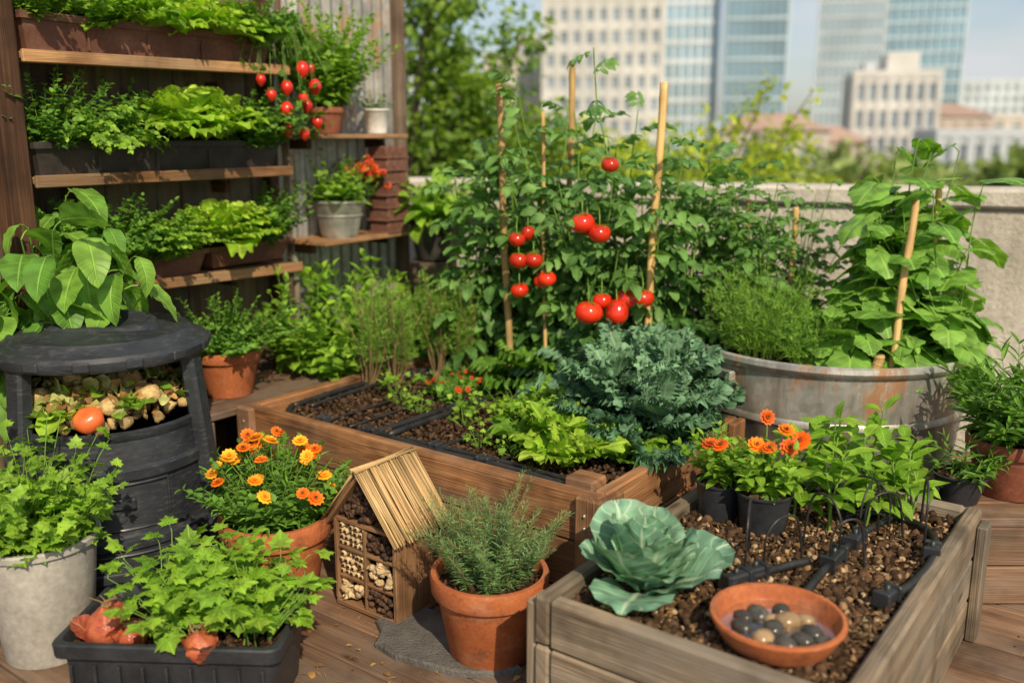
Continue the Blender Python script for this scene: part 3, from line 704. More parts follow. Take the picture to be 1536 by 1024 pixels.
inst(b,STB,rz(n),bp,rng.uniform(.020,.030,n),rand_rnd(n),'strawberry_red')
for q in bp:
    a=np.arange(6)*1.05; D=np.stack([np.cos(a),np.sin(a),-.2+0*a],-1); put_leaves(b,OVS,D,np.tile(UPV,(6,1)),np.tile(q+A(0,0,.032),(6,1)),np.full(6,.024),'leaf_green')
st(b,SP(1.2,-.20,1.48),18,.28,1.2,PARS,.085,4,'leaf_green',br=.06,sr=.0015,s0=.3)
b.build('strawberry_plant',tuple(p))
b=B(); p=SP(1.53,-.14,1.503); pot(b,p,.085,.12,'terracotta_dark'); st(b,p+A(0,0,.1),84,.50,.75,OVS,.058,14,'leaf_bright',br=.06,lpn=2,sr=.002,s0=.12); b.build('potted_basil',tuple(p))
b=B(); p=SP(1.86,-.17,1.503); pot(b,p,.065,.12,'pot_white',rim=False,taper=.75); st(b,p+A(0,0,.09),16,.14,.8,OVS,.035,6,'leaf_green',br=.03); b.build('white_flower_pot',tuple(p))
b=B(); p=SP(1.56,-.17,1.012)
lathe(b,[(0,.0),(.085,0),(.088,.012),(.09,.012),(.105,.10),(.108,.10),(.110,.108),(.107,.112),(.125,.165),(.131,.168),(.131,.178),(.124,.180),(.118,.15),(0,.15)],p,'galvanized_clean',48)
soil_disc(b,p+A(0,0,.152),.118); rosette(b,p+A(0,0,.15),26,.15,LETS,'leaf_bright',1.3,.2,.4,.03,lift=.03); st(b,p+A(0,0,.15),46,.27,.9,ROUND,.05,7,'leaf_bright',br=.07)
b.build('metal_bucket_planter',tuple(p),sharp=40)
b=B(); p=SP(1.74,-.20,1.20); fp=p+rng.normal(size=(30,3))*A(.045,.045,.03)+A(0,0,.12); flowers(b,fp,.024,'petal_red'); st(b,p,16,.12,.9,OVS,.03,5,'leaf_green',br=.03); b.build('orange_flowers',tuple(p))

# ============================================================ RAISED BED (main)
L1=A(-1.045,3.49,0)
def MP(x,y,z): return L1+E1*x+E2*y+UPV*z
b=B(); Lx,Ly,H=1.61,1.0,.48; th=.045
for k in range(3):
    z=.078+k*.159; hh=.155
    board(b,(Lx/2,th/2,z),(Lx-.004,th,hh),'wood_bed',Rx(rng.uniform(-.01,.01)),ch=.006); board(b,(Lx/2,Ly-th/2,z),(Lx-.004,th,hh),'wood_bed',ch=.006)
    board(b,(th/2,Ly/2,z),(th,Ly-2*th-.004,hh),'wood_bed',ch=.006); board(b,(Lx-th/2,Ly/2,z+.001),(th,Ly-2*th-.004,hh),'wood_bed',ch=.006)
for (px,py) in((-.01,-.01),(Lx+.01,-.01)): board(b,(px+(.035 if px<0 else -.035),py,.235),(.085,.03,.475),'wood_bed',ch=.006)
board(b,(Lx+.016,.05,.235),(.03,.10,.476),'wood_bed',ch=.006); board(b,(Lx+.016,Ly-.05,.235),(.03,.10,.476),'wood_bed',ch=.006)
board(b,(Lx-.10,th+.045,.47),(.10,.085,.05),'wood_bed',ch=.006)
for (x,y) in((.03,-.0265),(Lx-.03,-.0265)):
    for z in(.06,.10,.22,.26,.38,.42): inst(b,SPL,rz(1),A(x,y,z)[None],A(.006,.003,.006)[None],A(.5),'galvanized_clean')
soil_bed(b,th,Lx-th,th,Ly-th,.425,'soil',90,.022,3)
m=4800; P=np.stack([rng.uniform(th+.01,Lx-th-.01,m),rng.uniform(th+.01,Ly-th-.01,m),np.full(m,.43)],-1); P[:,2]+=rng.uniform(-.008,.018,m)
for k in range(4):
    q=slice(k*1200,(k+1)*1200); inst(b,RK[k],randrot(1200),P[q],rng.uniform(.003,.012,(1200,3)),rand_rnd(1200),'soil_clod')
m=700; P=np.stack([rng.uniform(th+.01,Lx-th-.01,m),rng.uniform(th+.01,Ly-th-.01,m),rng.uniform(.432,.446,m)],-1)
inst(b,CHIP,frames(nrm(rng.normal(size=(m,3))*A(1,1,.2)),np.tile(UPV,(m,1))),P,np.stack([rng.uniform(.003,.008,m),rng.uniform(.008,.028,m),np.full(m,.003)],-1),rand_rnd(m),'mulch',False)
b.build('raised_garden_bed',tuple(L1),ANG,True)
def hose(name,paths,frame,z,conn=()):
    b=B()
    for path,rr in paths: tube(b,smoothpts([frame(x,y,z+dz) for x,y,dz in path],7),rr,'rubber_hose',8)
    for x,y,a,l in conn:
        c=frame(x,y,z+.008); R=Rz(ANG+a)
        board(b,c,(l,.03,.028),'plastic_black',R,ch=.004)
        for s in(-1,1): board(b,c+R@A(s*l*.5,0,0),(.014,.038,.036),'plastic_black',R,ch=.003)
    o=frame(*paths[0][0][0][:2],z); b.build(name,tuple(o))
hose('drip_irrigation_hose',[
 ([(.10,.16,0),(.09,.5,.004),(.12,.86,0),(.22,.93,0),(.55,.93,0),(.62,.86,0),(.62,.5,.003),(.60,.14,0),(.52,.07,0),(.2,.075,0),(.10,.16,0)],.012),
 ([(.16,.2,0),(.15,.5,.004),(.17,.82,0),(.25,.88,0),(.52,.88,0)],.009),
 ([(.60,.10,.004),(.9,.085,0),(1.2,.09,.004),(1.5,.08,0)],.012),
 ([(.66,.12,0),(.67,.5,.003),(.66,.9,0)],.012),([(.74,.12,0),(.95,.13,0),(1.2,.13,.003),(1.45,.13,0)],.009),
 ([(.9,.12,0),(.92,.5,.003),(.9,.9,0)],.006),([(.36,.10,0),(.37,.5,.003),(.36,.9,0)],.005),([(.48,.10,0),(.49,.5,.003),(.48,.9,0)],.005),([(1.15,.12,0),(1.14,.4,.003),(1.16,.9,0)],.006)],MP,.450,conn=((.60,.09,0,.05),(1.12,.09,0,.04),(.66,.9,pi/2,.05),(.36,.085,0,.03),(.9,.10,0,.03)))
b=B(); x0,x1,y0,y1=-.45,1.08,1.03,1.68
for k in range(3):
    z=.075+k*.152
    board(b,((x0+x1)/2,y0+.02,z),(x1-x0,.04,.148),'wood_bed'); board(b,((x0+x1)/2,y1-.02,z),(x1-x0,.04,.148),'wood_bed')
    board(b,(x0+.02,(y0+y1)/2,z),(.04,y1-y0-.084,.148),'wood_bed'); board(b,(x1-.02,(y0+y1)/2,z),(.04,y1-y0-.084,.148),'wood_bed')
soil_bed(b,x0+.04,x1-.04,y0+.04,y1-.04,.42,'soil',40,.02,9); b.build('raised_garden_bed',tuple(L1),ANG,True)
b=B()
for k in range(3): board(b,(-.09-.13*k,.42,.445),(.125,1.15,.03),'wood_deck',ch=.004)
for k in range(7): board(b,(-.05-.065*k,-.13,.215),(.06,.022,.425),'wood_fence',ch=.003)
for k in range(6): board(b,(-.415,-.05+.19*k,.215),(.022,.18,.425),'wood_fence',ch=.003)
b.build('wooden_bench',tuple(L1),ANG,True)
def plant(name,p,*gens):
    b=B(); p=A(*p)
    for g in gens: g(b,p)
    return b.build(name,tuple(p))
S_=lambda *a,off=(0,0,0),**k:(lambda b,p: st(b,p+A(*off),*a,**k))
R_=lambda *a,off=(0,0,0),**k:(lambda b,p: rosette(b,p+A(*off),*a,**k))
b=B(); p=A(-1.16,3.70,.462); pot(b,p,.135,.19,'terracotta'); st(b,p+A(0,0,.16),90,.29,1.2,OVS,.042,12,'leaf_green',br=.07,lpn=2,sr=.002,s0=.12,hv=(.55,1.05)); b.build('potted_oregano',tuple(p),sharp=40)
plant('mint_plant',(-.93,4.06,.46),S_(26,.44,.75,OV,.09,8,'leaf_bright',br=.10,lpn=2,sr=.0028))
plant('mint_plant',(-.78,3.98,.44),S_(16,.30,.8,OV,.085,6,'leaf_bright',br=.08,lpn=2,sr=.0028))
plant('pepper_plant',(-.80,4.42,.46),S_(18,.52,.6,OV,.12,7,'leaf_bright',br=.08,lpn=2,sr=.003))
for k,(x,y,s,mt) in enumerate(((-.15,1.25,.32,'leaf_green'),(.08,1.35,.42,'leaf_green'),(.28,1.22,.36,'leaf_green'),(-.28,1.42,.36,'leaf_bright'),(.25,1.5,.48,'leaf_green'))):
    plant('collard_plant',MP(x,y,.43),R_(22,s,HOSTA,mt,e0=1.4,e1=.4,smin=.5,rad=.04,lift=.14))
b=B(); p=A(-.42,4.98,.43); pot(b,p+A(0,0,.42),.13,.20,'trough_black',rim=False); board(b,p+A(0,0,.2),(.24,.2,.42),'wood_fence'); st(b,p+A(0,0,.6),28,.3,.95,OV,.17,5,'leaf_bright',br=.05,sr=.004,pet=.03); b.build('potted_pepper',tuple(p),sharp=40)
for (x,y,h) in((.10,.58,.44),(.13,.74,.40),(.24,.88,.50),(.36,.93,.46),(.18,.66,.46)):
    plant('dill_plant',MP(x,y,.44),S_(20,h,.30,SPRAY,.085,12,'leaf_dill',br=.025,sr=.0034,s0=.34,el=(.5,1.0),smat='stem_brown',taper=.2,hv=(.6,1.1)))
for k,(x,y) in enumerate(((.50,.72),(.56,.80),(.44,.84),(.56,.60),(.43,.66))):
    b=B(); p=MP(x,y,.445); st(b,p,14,.10,1.1,LOBS,.045,3,'leaf_green',br=.02,sr=.0015); flowers(b,p+rng.normal(size=(4,3))*A(.04,.04,.005)+A(0,0,.06),.013,'petal_red'); b.build('seedling_plant',tuple(p))
for (x,y) in((.76,.74),(.80,.60),(.73,.50),(.88,.76),(.78,.88),(.90,.88),(.80,.38),(.42,.45),(.55,.40),(.30,.55),(1.0,.22),(1.15,.22),(.98,.78)): plant('parsley_seedling',MP(x,y,.445),S_(11,.08 if y<.5 else .11,1.05,PARS,.042 if y<.5 else .06,2,'leaf_bright',br=.02,sr=.0015,s0=.6))
for (x,y,h) in((1.02,.62,.14),(1.00,.46,.13),(1.12,.58,.15)): plant('celery_plant',MP(x,y,.445),S_(18,h,.9,PARS,.08,3,'leaf_bright',br=.02,sr=.0025,s0=.6))
plant('lettuce_plant',MP(1.20,.40,.44),R_(20,.20,LET,'leaf_bright',e0=1.5,e1=.75,smin=.5,rad=.03))
plant('lettuce_plant',MP(1.33,.27,.44),R_(18,.18,LET,'leaf_lettuce',e0=1.5,e1=.75,smin=.5,rad=.03))
plant('lettuce_plant',MP(1.45,.40,.44),R_(14,.16,LET,'leaf_bright',e0=1.4,e1=.65,smin=.5,rad=.03))
for (x,y,s) in((1.27,.66,.25),(1.42,.78,.27),(1.20,.84,.27),(1.50,.60,.22),(1.34,.92,.28)):
    plant('kale_plant',MP(x,y,.44),R_(16,s,KALEF,'leaf_kale',e0=1.5,e1=.55,smin=.6,rad=.05,lift=.16))
plant('broccoli_plant',MP(.72,.98,.44),R_(14,.30,KALE,'leaf_green',e0=1.1,e1=.35,smin=.6,rad=.03,lift=.08))
plant('broccoli_plant',MP(.95,1.0,.44),R_(14,.30,KALE,'leaf_kale',e0=1.2,e1=.4,smin=.6,rad=.03,lift=.12))
# ============================================================ TOMATOES
for (x,y,h,n) in((-.16,4.24,1.08,10),(.04,4.14,1.20,11),(.20,4.06,1.25,11),(.40,3.96,1.38,13),(.60,3.98,1.20,12),(.24,4.28,1.15,8),(.76,4.03,.98,11)):
    b=B(); st(b,(x,y,.43),n,h,.26,TOML,.26,14,'leaf_tomato',br=.07,sr=.006,s0=.06,el=(-.2,.5),seg=5,taper=.30,hv=(.5,1.05)); b.build('tomato_plant',(x,y,.43))
b=B(); tp=[(.384,3.72,1.385,.036),(.276,3.68,1.161,.048),(.344,3.67,1.121,.046),(.30,3.73,1.14,.04),(.019,3.76,1.088,.035),(.065,3.78,1.11,.030),(.027,3.75,1.004,.040),(.087,3.74,1.007,.038),(.142,3.75,.93,.038),(.12,3.77,.915,.032),(.03,3.75,.882,.037),(.302,3.62,.815,.056),(.411,3.61,.815,.056),(.455,3.65,.865,.044),(.52,3.66,.865,.045),(.36,3.68,.85,.04)]
tp=np.array(tp); n=len(tp); inst(b,TOM,frames(nrm(rng.normal(size=(n,3))*A(1,.2,.2)+A(1,0,0)),nrm(UPV+rng.normal(size=(n,3))*.25+A(0,-.2,0))),tp[:,:3],tp[:,3],rand_rnd(n),'tomato_red')
for q in tp:
    a=np.arange(6)*1.05; D=np.stack([np.cos(a),np.sin(a),.15+0*a],-1); put_leaves(b,BLADE,D,np.tile(UPV,(6,1)),np.tile(q[:3]+A(0,-.004,q[3]*.66),(6,1)),np.full(6,q[3]*.9),'leaf_green')
    tube(b,smoothpts([q[:3]+A(0,0,q[3]*.6),q[:3]+A(0,.02,q[3]+.03),q[:3]+A(.01,.2,q[3]+.06)],4),.0025,'stem_green',5)
b.build('tomato_fruit',tuple(tp[0,:3]))
def stake(p0,p1,r=.015):
    b=B(); p0=A(*p0);p1=A(*p1); f=np.linspace(0,1,43); P=p0+(p1-p0)*f[:,None]; P[:,0]+=.003*np.sin(f*9)
    rr=np.array([r*(1.10 if i%9==4 else 1) for i in range(len(f))])
    tube(b,P,rr,'bamboo',10); b.build('bamboo_stake',tuple(p0))
stake((-.005,3.86,.42),(-.055,3.94,1.70),.015); stake((.27,4.46,.42),(.275,4.45,1.83),.015); stake((.545,3.76,.42),(.60,3.82,1.70),.016); stake((.14,3.84,.42),(.125,3.93,1.59),.008)

# ============================================================ TUB
tc=A(1.28,3.72,.02); b=B(); R=.56;h=.665
lathe(b,[(0,0),(R*.86,0),(R*.875,.015),(R*.90,.18),(R*.915,.19),(R*.915,.205),(R*.905,.215),(R*.945,.43),(R*.96,.44),(R*.96,.455),(R*.95,.465),(R*.985,h-.03),(R*1.01,h-.022),(R*1.025,h-.005),(R*1.02,h+.012),(R*1.0,h+.018),(R*.985,h+.008),(R*.975,h-.03),(R*.96,h-.06),(0,h-.06)],tc,'galvanized',96,wob=.004)
for a in(-2.7,-.25):
    d=A(cos(a),sin(a),0);s=A(-sin(a),cos(a),0); q=tc+d*R*.98+A(0,0,h-.07)
    tube(b,smoothpts([q-s*.08,q-s*.075+d*.03-A(0,0,.05),q+s*.075+d*.03-A(0,0,.05),q+s*.08],5),.007,'galvanized',8)
    board(b,q+d*.002,(.03,.22,.04),'galvanized',Rz(a),ch=.006)
soil_disc(b,tc+A(0,0,h-.065),R*.955)
b.build('galvanized_tub',tuple(tc),sharp=35)
zt=.63
for (x,y,n,h,s) in((1.42,3.50,6,.52,.21),(1.62,3.60,7,.84,.22),(1.50,3.78,7,.92,.21),(1.28,3.55,5,.42,.18),(1.68,3.78,6,.80,.20),(1.24,3.42,5,.24,.15),(1.62,3.44,5,.46,.18),(1.46,3.62,6,.70,.22),(1.42,3.38,4,.20,.13)):
    plant('cucumber_plant',(x,y,zt),S_(n,h,.26,CUC,s,6,'leaf_cucumber',br=.05,sr=.005,s0=.2,el=(.1,.6),pet=.06,taper=.4,seg=6,hv=(.6,1.05),hang=.95))
plant('pepper_plant',(1.03,3.92,zt),S_(18,.80,.28,TOML,.19,11,'leaf_tomato',br=.06,sr=.004,s0=.1,el=(0,.6)))
plant('pepper_plant',(1.22,4.02,zt),S_(12,.72,.32,TOML,.18,10,'leaf_tomato',br=.06,sr=.004,s0=.1,el=(0,.6)))
plant('dill_plant',(.98,3.58,zt),S_(44,.40,.6,SPRAY,.11,11,'leaf_dill',br=.08,sr=.002,s0=.15,el=(.3,.9)))
plant('dill_plant',(1.12,3.44,zt),S_(26,.26,.65,SPRAY,.10,10,'leaf_dill',br=.06,sr=.002,s0=.15,el=(.3,.9)))
stake((1.37,3.28,zt-.02),(1.50,3.50,1.26),.014); stake((1.66,3.62,zt-.02),(1.68,3.72,1.30),.012); stake((1.00,3.95,zt),(1.00,3.98,1.23),.012); stake((1.20,3.95,zt),(1.20,3.98,1.20),.012); stake((1.30,3.25,zt-.02),(1.31,3.24,.73),.018)

# ============================================================ FRONT BED
L2=A(.052,2.10,0)
b=B(); Lx,Ly=.78,1.25; th=.045
for k in range(3):
    z=.065+k*.134; hh=.130
    board(b,(Lx/2,th/2,z),(Lx-2*th-.004,th,hh),'wood_bed_weathered',ch=.008); board(b,(Lx/2,Ly-th/2,z),(Lx-2*th-.004,th,hh),'wood_bed_weathered',ch=.008)
    board(b,(th/2,Ly/2,z+.001),(th,Ly-.004,hh),'wood_bed_weathered',ch=.008); board(b,(Lx-th/2,Ly/2,z+.001),(th,Ly-.004,hh),'wood_bed_weathered',ch=.008)
for (x,y) in((-.016,.05),(-.016,Ly-.05),(Lx+.016,.05),(Lx+.016,Ly-.05)): board(b,(x,y,.185),(.03,.075,.37),'wood_bed_weathered')
for (x,y) in((th+.03,th+.03),(Lx-th-.03,th+.03),(Lx-th-.03,Ly-th-.03)): board(b,(x,y,.17),(.055,.055,.345),'wood_bed_weathered')
soil_bed(b,th,Lx-th,th,Ly-th,.352,'soil',70,.014,21)
m=9500; P=np.stack([rng.uniform(th+.01,Lx-th-.01,m),rng.uniform(th+.01,Ly-th-.01,m),rng.uniform(.350,.376,m)],-1)
D=nrm(rng.normal(size=(m,3))*A(1,1,.25)); Sx=np.stack([rng.uniform(.002,.007,m),rng.uniform(.006,.032,m),rng.uniform(.0015,.004,m)],-1)
inst(b,CHIP,frames(D,nrm(UPV+rng.normal(size=(m,3))*.4)),P,Sx,rand_rnd(m)**1.4,'mulch',False)
for k,(mt,q,lo,hi) in enumerate((('gravel',750,.003,.011),('soil_clod',1500,.004,.018),('mulch',400,.005,.014))):
    P=np.stack([rng.uniform(th+.02,Lx-th-.02,q),rng.uniform(th+.02,Ly-th-.02,q),rng.uniform(.362,.376,q)],-1); inst(b,RK[k],randrot(q),P,rng.uniform(lo,hi,(q,3)),rand_rnd(q),mt)
inst(b,ROCKS[1],randrot(1),A(.42,.33,.385)[None],np.full((1,3),.035),A(.3),'mulch')
m=90; P=np.stack([rng.uniform(.06,Lx-.06,m),rng.uniform(.06,Ly-.06,m),rng.uniform(.375,.385,m)],-1); put_leaves(b,OVS,nrm(rng.normal(size=(m,3))*A(1,1,.2)),nrm(UPV+rng.normal(size=(m,3))*.4),P,rng.uniform(.015,.04,m),'dead_leaf')
b.build('raised_planter_box',tuple(L2),ANG,True)
b=B(); zz=.392
paths=[([(.54,2.16),(.60,2.20),(.70,2.26),(.79,2.30)],.011),([(.62,2.03),(.70,2.09),(.78,2.20),(.86,2.31),(.95,2.42),(1.02,2.50)],.011),([(.93,2.10),(1.03,2.19),(1.13,2.32),(1.19,2.45),(1.17,2.56),(1.08,2.62),(.99,2.60)],.011),([(1.02,2.50),(1.08,2.55),(1.14,2.60)],.009)]
for pth,r in paths: tube(b,smoothpts([(x,y,zz) for x,y in pth],6),r,'rubber_hose',10)
for (x,y,a,l) in((.57,2.19,.5,.07),(.86,2.31,.9,.09),(.92,2.10,.75,.06),(.96,2.43,.9,.08),(1.14,2.35,1.1,.05),(.63,2.23,.5,.05)):
    c=A(x,y,zz+.004);Rr=Rz(a); board(b,c,(l,.034,.032),'plastic_black',Rr,ch=.005)
    for s in(-1,1): board(b,c+Rr@A(s*l*.5,0,0),(.013,.044,.042),'plastic_black',Rr,ch=.003)
    tube(b,[c,c+A(0,0,.03)],.007,'plastic_black',8)
for (x,y,dx,dy,hh) in((.60,2.22,.05,.16,.16),(.66,2.26,.12,.06,.12),(.88,2.33,-.06,.12,.14),(.97,2.43,.09,.09,.14),(1.0,2.47,.12,.02,.11),(1.08,2.5,-.10,.10,.13),(1.14,2.4,.05,.14,.15),(.84,2.28,.10,.02,.11)):
    p=A(x,y,zz+.01); tube(b,smoothpts([p,p+A(dx*.02,dy*.02,hh*.65),p+A(dx*.35,dy*.35,hh),p+A(dx*.8,dy*.8,hh*.85),p+A(dx,dy,-.03)],6),.0034,'rubber_hose',6)
b.build('drip_irrigation_hose',(.6,2.2,zz))
b=B(); p=A(.34,2.20,.375)
rosette(b,p+A(0,0,.045),8,.135,CAB[:2],'leaf_cabbage',1.45,1.15,.75,.03,.05)
rosette(b,p+A(0,0,.02),8,.18,CAB,'leaf_cabbage',1.08,.85,.85,.05,.05)
rosette(b,p,9,.190,CAB[1:],'leaf_cabbage',.66,.32,.9,.05,.06)
b.build('cabbage_plant',tuple(p))
for (x,y,h) in((.84,2.62,.28),(.92,2.54,.26),(.97,2.68,.31),(1.04,2.58,.28),(1.10,2.70,.33),(1.15,2.58,.27),(1.22,2.66,.27),(.90,2.72,.30),(1.02,2.76,.30)):
    plant('pepper_seedling',(x,y,.365),S_(2,h,.16,OV,.115,5,'leaf_bright',br=.012,lpn=2,sr=.0045,s0=.42,el=(.1,.8),pet=.015,taper=.3,seg=6))
def smallpot(x,y,r,h,fl,z=.365):
    b=B(); p=A(x,y,z); pot(b,p,r,h,'plastic_black',rim=False,taper=.78); st(b,p+A(0,0,h*.85),26,.18,.75,OV,.055,6,'leaf_bright',br=.04,lpn=2,sr=.002)
    if fl: 
        F_=np.array(fl); flowers(b,F_,.032,'petal_orange')
        for q in F_: tube(b,smoothpts([p+A(0,0,h),(p+q)/2+A(0,0,.04),q],4),.0018,'stem_green',4)
    b.build('potted_marigold',tuple(p),sharp=40)
smallpot(.735,2.56,.082,.125,[(.725,2.50,.640),(.70,2.54,.635),(.80,2.60,.66),(.83,2.56,.64),(.76,2.66,.68),(.79,2.53,.63)])
smallpot(.63,2.66,.075,.12,[(.605,2.58,.62),(.585,2.62,.61)])
b=B(); c=A(.60,1.925,.383); r=.148
lathe(b,[(0,0),(r*.80,0),(r*.84,.006),(r*1.0,.05),(r*1.02,.055),(r*1.01,.062),(r*.95,.062),(r*.92,.055),(r*.80,.018),(0,.016)],c,'terracotta',72)
pp=[(-.045,-.05,.026,'stone_tan'),(.03,.02,.030,'stone_tan'),(-.08,.0,.024,'stone_dark'),(.0,-.075,.023,'stone_dark'),(.04,-.06,.024,'stone_dark'),(.07,-.03,.025,'stone_dark'),(-.03,.055,.028,'stone_dark'),(.075,.03,.020,'stone_tan'),(-.01,-.01,.026,'stone_dark'),(-.065,.045,.022,'stone_dark'),(.03,.075,.022,'stone_dark'),(.0,.03,.02,'stone_tan'),(-.04,-.085,.016,'stone_dark'),(.085,-.06,.018,'stone_dark')]
for x,y,s,mt in pp: inst(b,SPH,rz(1),(c+A(x,y,.022+s*.35))[None],A(s*1.15,s*.9,s*.68)[None],rand_rnd(1),mt)
lathe(b,[(0,.030),(r*.845,.030)],c,'water',48)
b.build('terracotta_saucer_bird_bath',tuple(c),sharp=40)

# ============================================================ RIGHT BENCH + POTS
b=B()
for k in range(4): board(b,(2.1,2.86+.135*k,.285),(1.35,.13,.03),'wood_deck')
for k in range(2): board(b,(2.1,2.80,.07+.135*k),(1.35,.025,.13),'wood_deck')
board(b,(1.44,3.06,.135),(.03,.5,.27),'wood_deck'); b.build('wooden_bench',(0,0,0),0,True)
b=B(); p=A(1.70,3.02,.301); pot(b,p,.145,.20,'terracotta_dark'); st(b,p+A(0,0,.17),44,.34,1.0,BLADE,.13,9,'leaf_green',br=.05,lpn=2,sr=.002,el=(.2,.9)); b.build('potted_tarragon',tuple(p),sharp=40)
b=B(); p=A(1.30,2.98,.0); pot(b,p,.13,.36,'plastic_black',rim=False); st(b,p+A(0,0,.3),24,.22,1.1,OVS,.05,7,'leaf_green',br=.06,lpn=2); b.build('potted_thyme',tuple(p),sharp=40)
b=B(); p=A(1.50,2.95,.301); pot(b,p,.09,.10,'plastic_black',rim=False); st(b,p+A(0,0,.08),14,.16,1.1,BLADE,.08,6,'leaf_green',br=.04,lpn=2); b.build('potted_thyme',tuple(p),sharp=40)

# ============================================================ POTS IN FRONT
b=B(); p=A(-.77,2.84,0); pot(b,p,.178,.30,'terracotta')
st(b,p+A(0,0,.25),70,.29,.80,BLADE,.065,10,'leaf_green',br=.10,lpn=2,sr=.002,s0=.15); st(b,p+A(0,0,.25),60,.29,.80,OVS,.055,9,'leaf_green',br=.10,lpn=2,sr=.002)
fp=[]
for i in range(34):
    a=rng.uniform(0,2*pi); q=math.sqrt(rng.uniform()); fp.append(p+A(cos(a)*.21*q,sin(a)*.20*q-.02,.28+.28*(1-.55*q*q)+rng.uniform(-.03,.03)))
fp=np.array(fp); flowers(b,fp[:20],.026,'petal_yellow','petal_orange'); flowers(b,fp[20:],.026,'petal_orange')
for q in fp: tube(b,[p+A(0,0,.26),(p+q)/2+A(0,0,.14),q],.0015,'stem_green',4)
b.build('potted_marigold',tuple(p),sharp=40)
b=B(); p=A(-.065,2.50,.0); pot(b,p,.17,.27,'terracotta',rim=True)
st(b,p+A(0,0,.23),80,.30,.66,[NEEDLE],.038,26,'leaf_rosemary',br=.09,lpn=4,sr=.0018,s0=.08,el=(.3,.9),smat='stem_brown',hv=(.6,1.1)); b.build('potted_rosemary',tuple(p),sharp=40)
b=B(); p=A(-1.38,2.53,0); pot(b,p,.165,.37,'pot_grey',rim=False,taper=.72); st(b,p+A(0,0,.31),60,.38,.80,PARS,.085,8,'leaf_bright',br=.09,sr=.0025,s0=.22,el=(.1,.8),lean=(-.03,0),hv=(.6,1.1)); b.build('potted_parsley',tuple(p),sharp=40)
# crate
b=B(); ca=radians(-3); cp=A(-.875,2.305,0); w,d,h=.58,.33,.235
def rr(f,z):
    hw=w/2-f;hd=d/2-f;c_=.03;o=[]
    for sx,sy,a0 in((1,-1,-90),(1,1,0),(-1,1,90),(-1,-1,180)):
        for k in range(4):
            a=radians(a0+k*30); o.append((sx*(hw-c_)+c_*cos(a),sy*(hd-c_)+c_*sin(a),z))
    return o
lv=[(.03,0),(.012,h*.80),(.012,h*.82),(-.006,h*.83),(-.008,h*.98),(-.004,h),(.010,h),(.014,h*.97),(.022,h*.75)]
V=[];
for f,z in lv: V+=rr(f,z)
V=np.array(V); F=gridf(len(lv),16,True)+[list(range(16))[::-1]]; li=[i for f in F for i in f]; b.add(V,li,[len(f) for f in F],V[li][:,[0,2]],.5,'plastic_black')
soil_bed(b,-w/2+.025,w/2-.025,-d/2+.025,d/2-.025,h*.83,'soil',40,.012,5)
m=260; P=np.stack([rng.uniform(-w/2+.03,w/2-.03,m),rng.uniform(-d/2+.03,d/2-.03,m),rng.uniform(h*.83,h*.83+.01,m)],-1); inst(b,RK[1],randrot(m),P,rng.uniform(.003,.011,(m,3)),rand_rnd(m),'soil_clod')
for x in np.linspace(-.25,.25,9): board(b,(x,-d/2+.007,h*.42),(.008,.012,h*.62),'plastic_black',ch=.002)
b.build('black_plastic_crate',tuple(cp),ca,True,sharp=35)
for (x,y,n) in((-.82,2.33,26),(-.70,2.32,22),(-.95,2.38,20),(-.80,2.42,20),(-.68,2.24,16),(-.84,2.24,14)):
    plant('celery_plant',(x,y,h*.83),S_(n,.225,.70,PARS,.088,3,'leaf_bright',br=.045,sr=.003,s0=.5,el=(.1,.7),pet=.015,taper=.2))
ON=sphere_t(14,28,lambda v,th,p: A(v[0],v[1],v[2]*(.88 if th>.5 else .88+.9*(.5-th)))*(1+.035*sin(7*p+2*th)*sin(th)+.02*sin(13*p)))
for (x,y,s) in((-1.07,2.25,.056),(-.80,2.165,.042),(-1.0,2.22,.03)):
    b=B(); p=A(x,y,h*.83+s*.62); inst(b,ON,frames(A(1,.3,.1)[None],A(.15,-.35,1)[None]),p[None],A(s),A(.7),'onion')
    rosette(b,p-A(0,0,s*.75),7,s*1.55,CAB,'onion_skin',1.35,1.0,.9,.045,.1)
    for k in range(5): tube(b,smoothpts([p+A(0,-s*.2,s*.9),p+A(rng.normal()*.01,-s*.2,s*1.3),p+A(rng.normal()*.03,rng.normal()*.02-.01,s*1.75)],4),np.linspace(.004,.001,9),'stem_brown',5)
    b.build('onion',tuple(p))

# ============================================================ INSECT HOTEL
b=B(); w,d,h=.275,.20,.30; t=.016; rp=.17
board(b,(w/2,d/2,.01),(w,d,.02),'wood_house')
board(b,(t/2,d/2,h/2+.01),(t,d,h-.02),'wood_house'); board(b,(w-t/2,d/2,h/2+.01),(t,d,h-.02),'wood_house',axis=2)
board(b,(w/2,d-.008,h/2+.01),(w-2*t-.002,.012,h-.03),'wood_house'); 
V=[(0,d-.01,h),(w,d-.01,h),(w/2,d-.01,h+rp-.02),(0,d-.03,h),(w,d-.03,h),(w/2,d-.03,h+rp-.02)]; F=[(3,4,5),(0,2,1)]; b.add(V,[i for f in F for i in f],[3,3],[(0,0)]*6,.4,'wood_house',False)
board(b,(w/2,d/2,h),(w,d-.004,.014),'wood_house')
board(b,(w/2,.045,h/2),(.012,.088,h-.03),'wood_house'); 
for z in(.105,.205): board(b,(w/2,.045,z),(w-2*t-.002,.084,.011),'wood_house')
sl=math.atan2(rp,w/2); Lr=math.hypot(rp,w/2)+.028
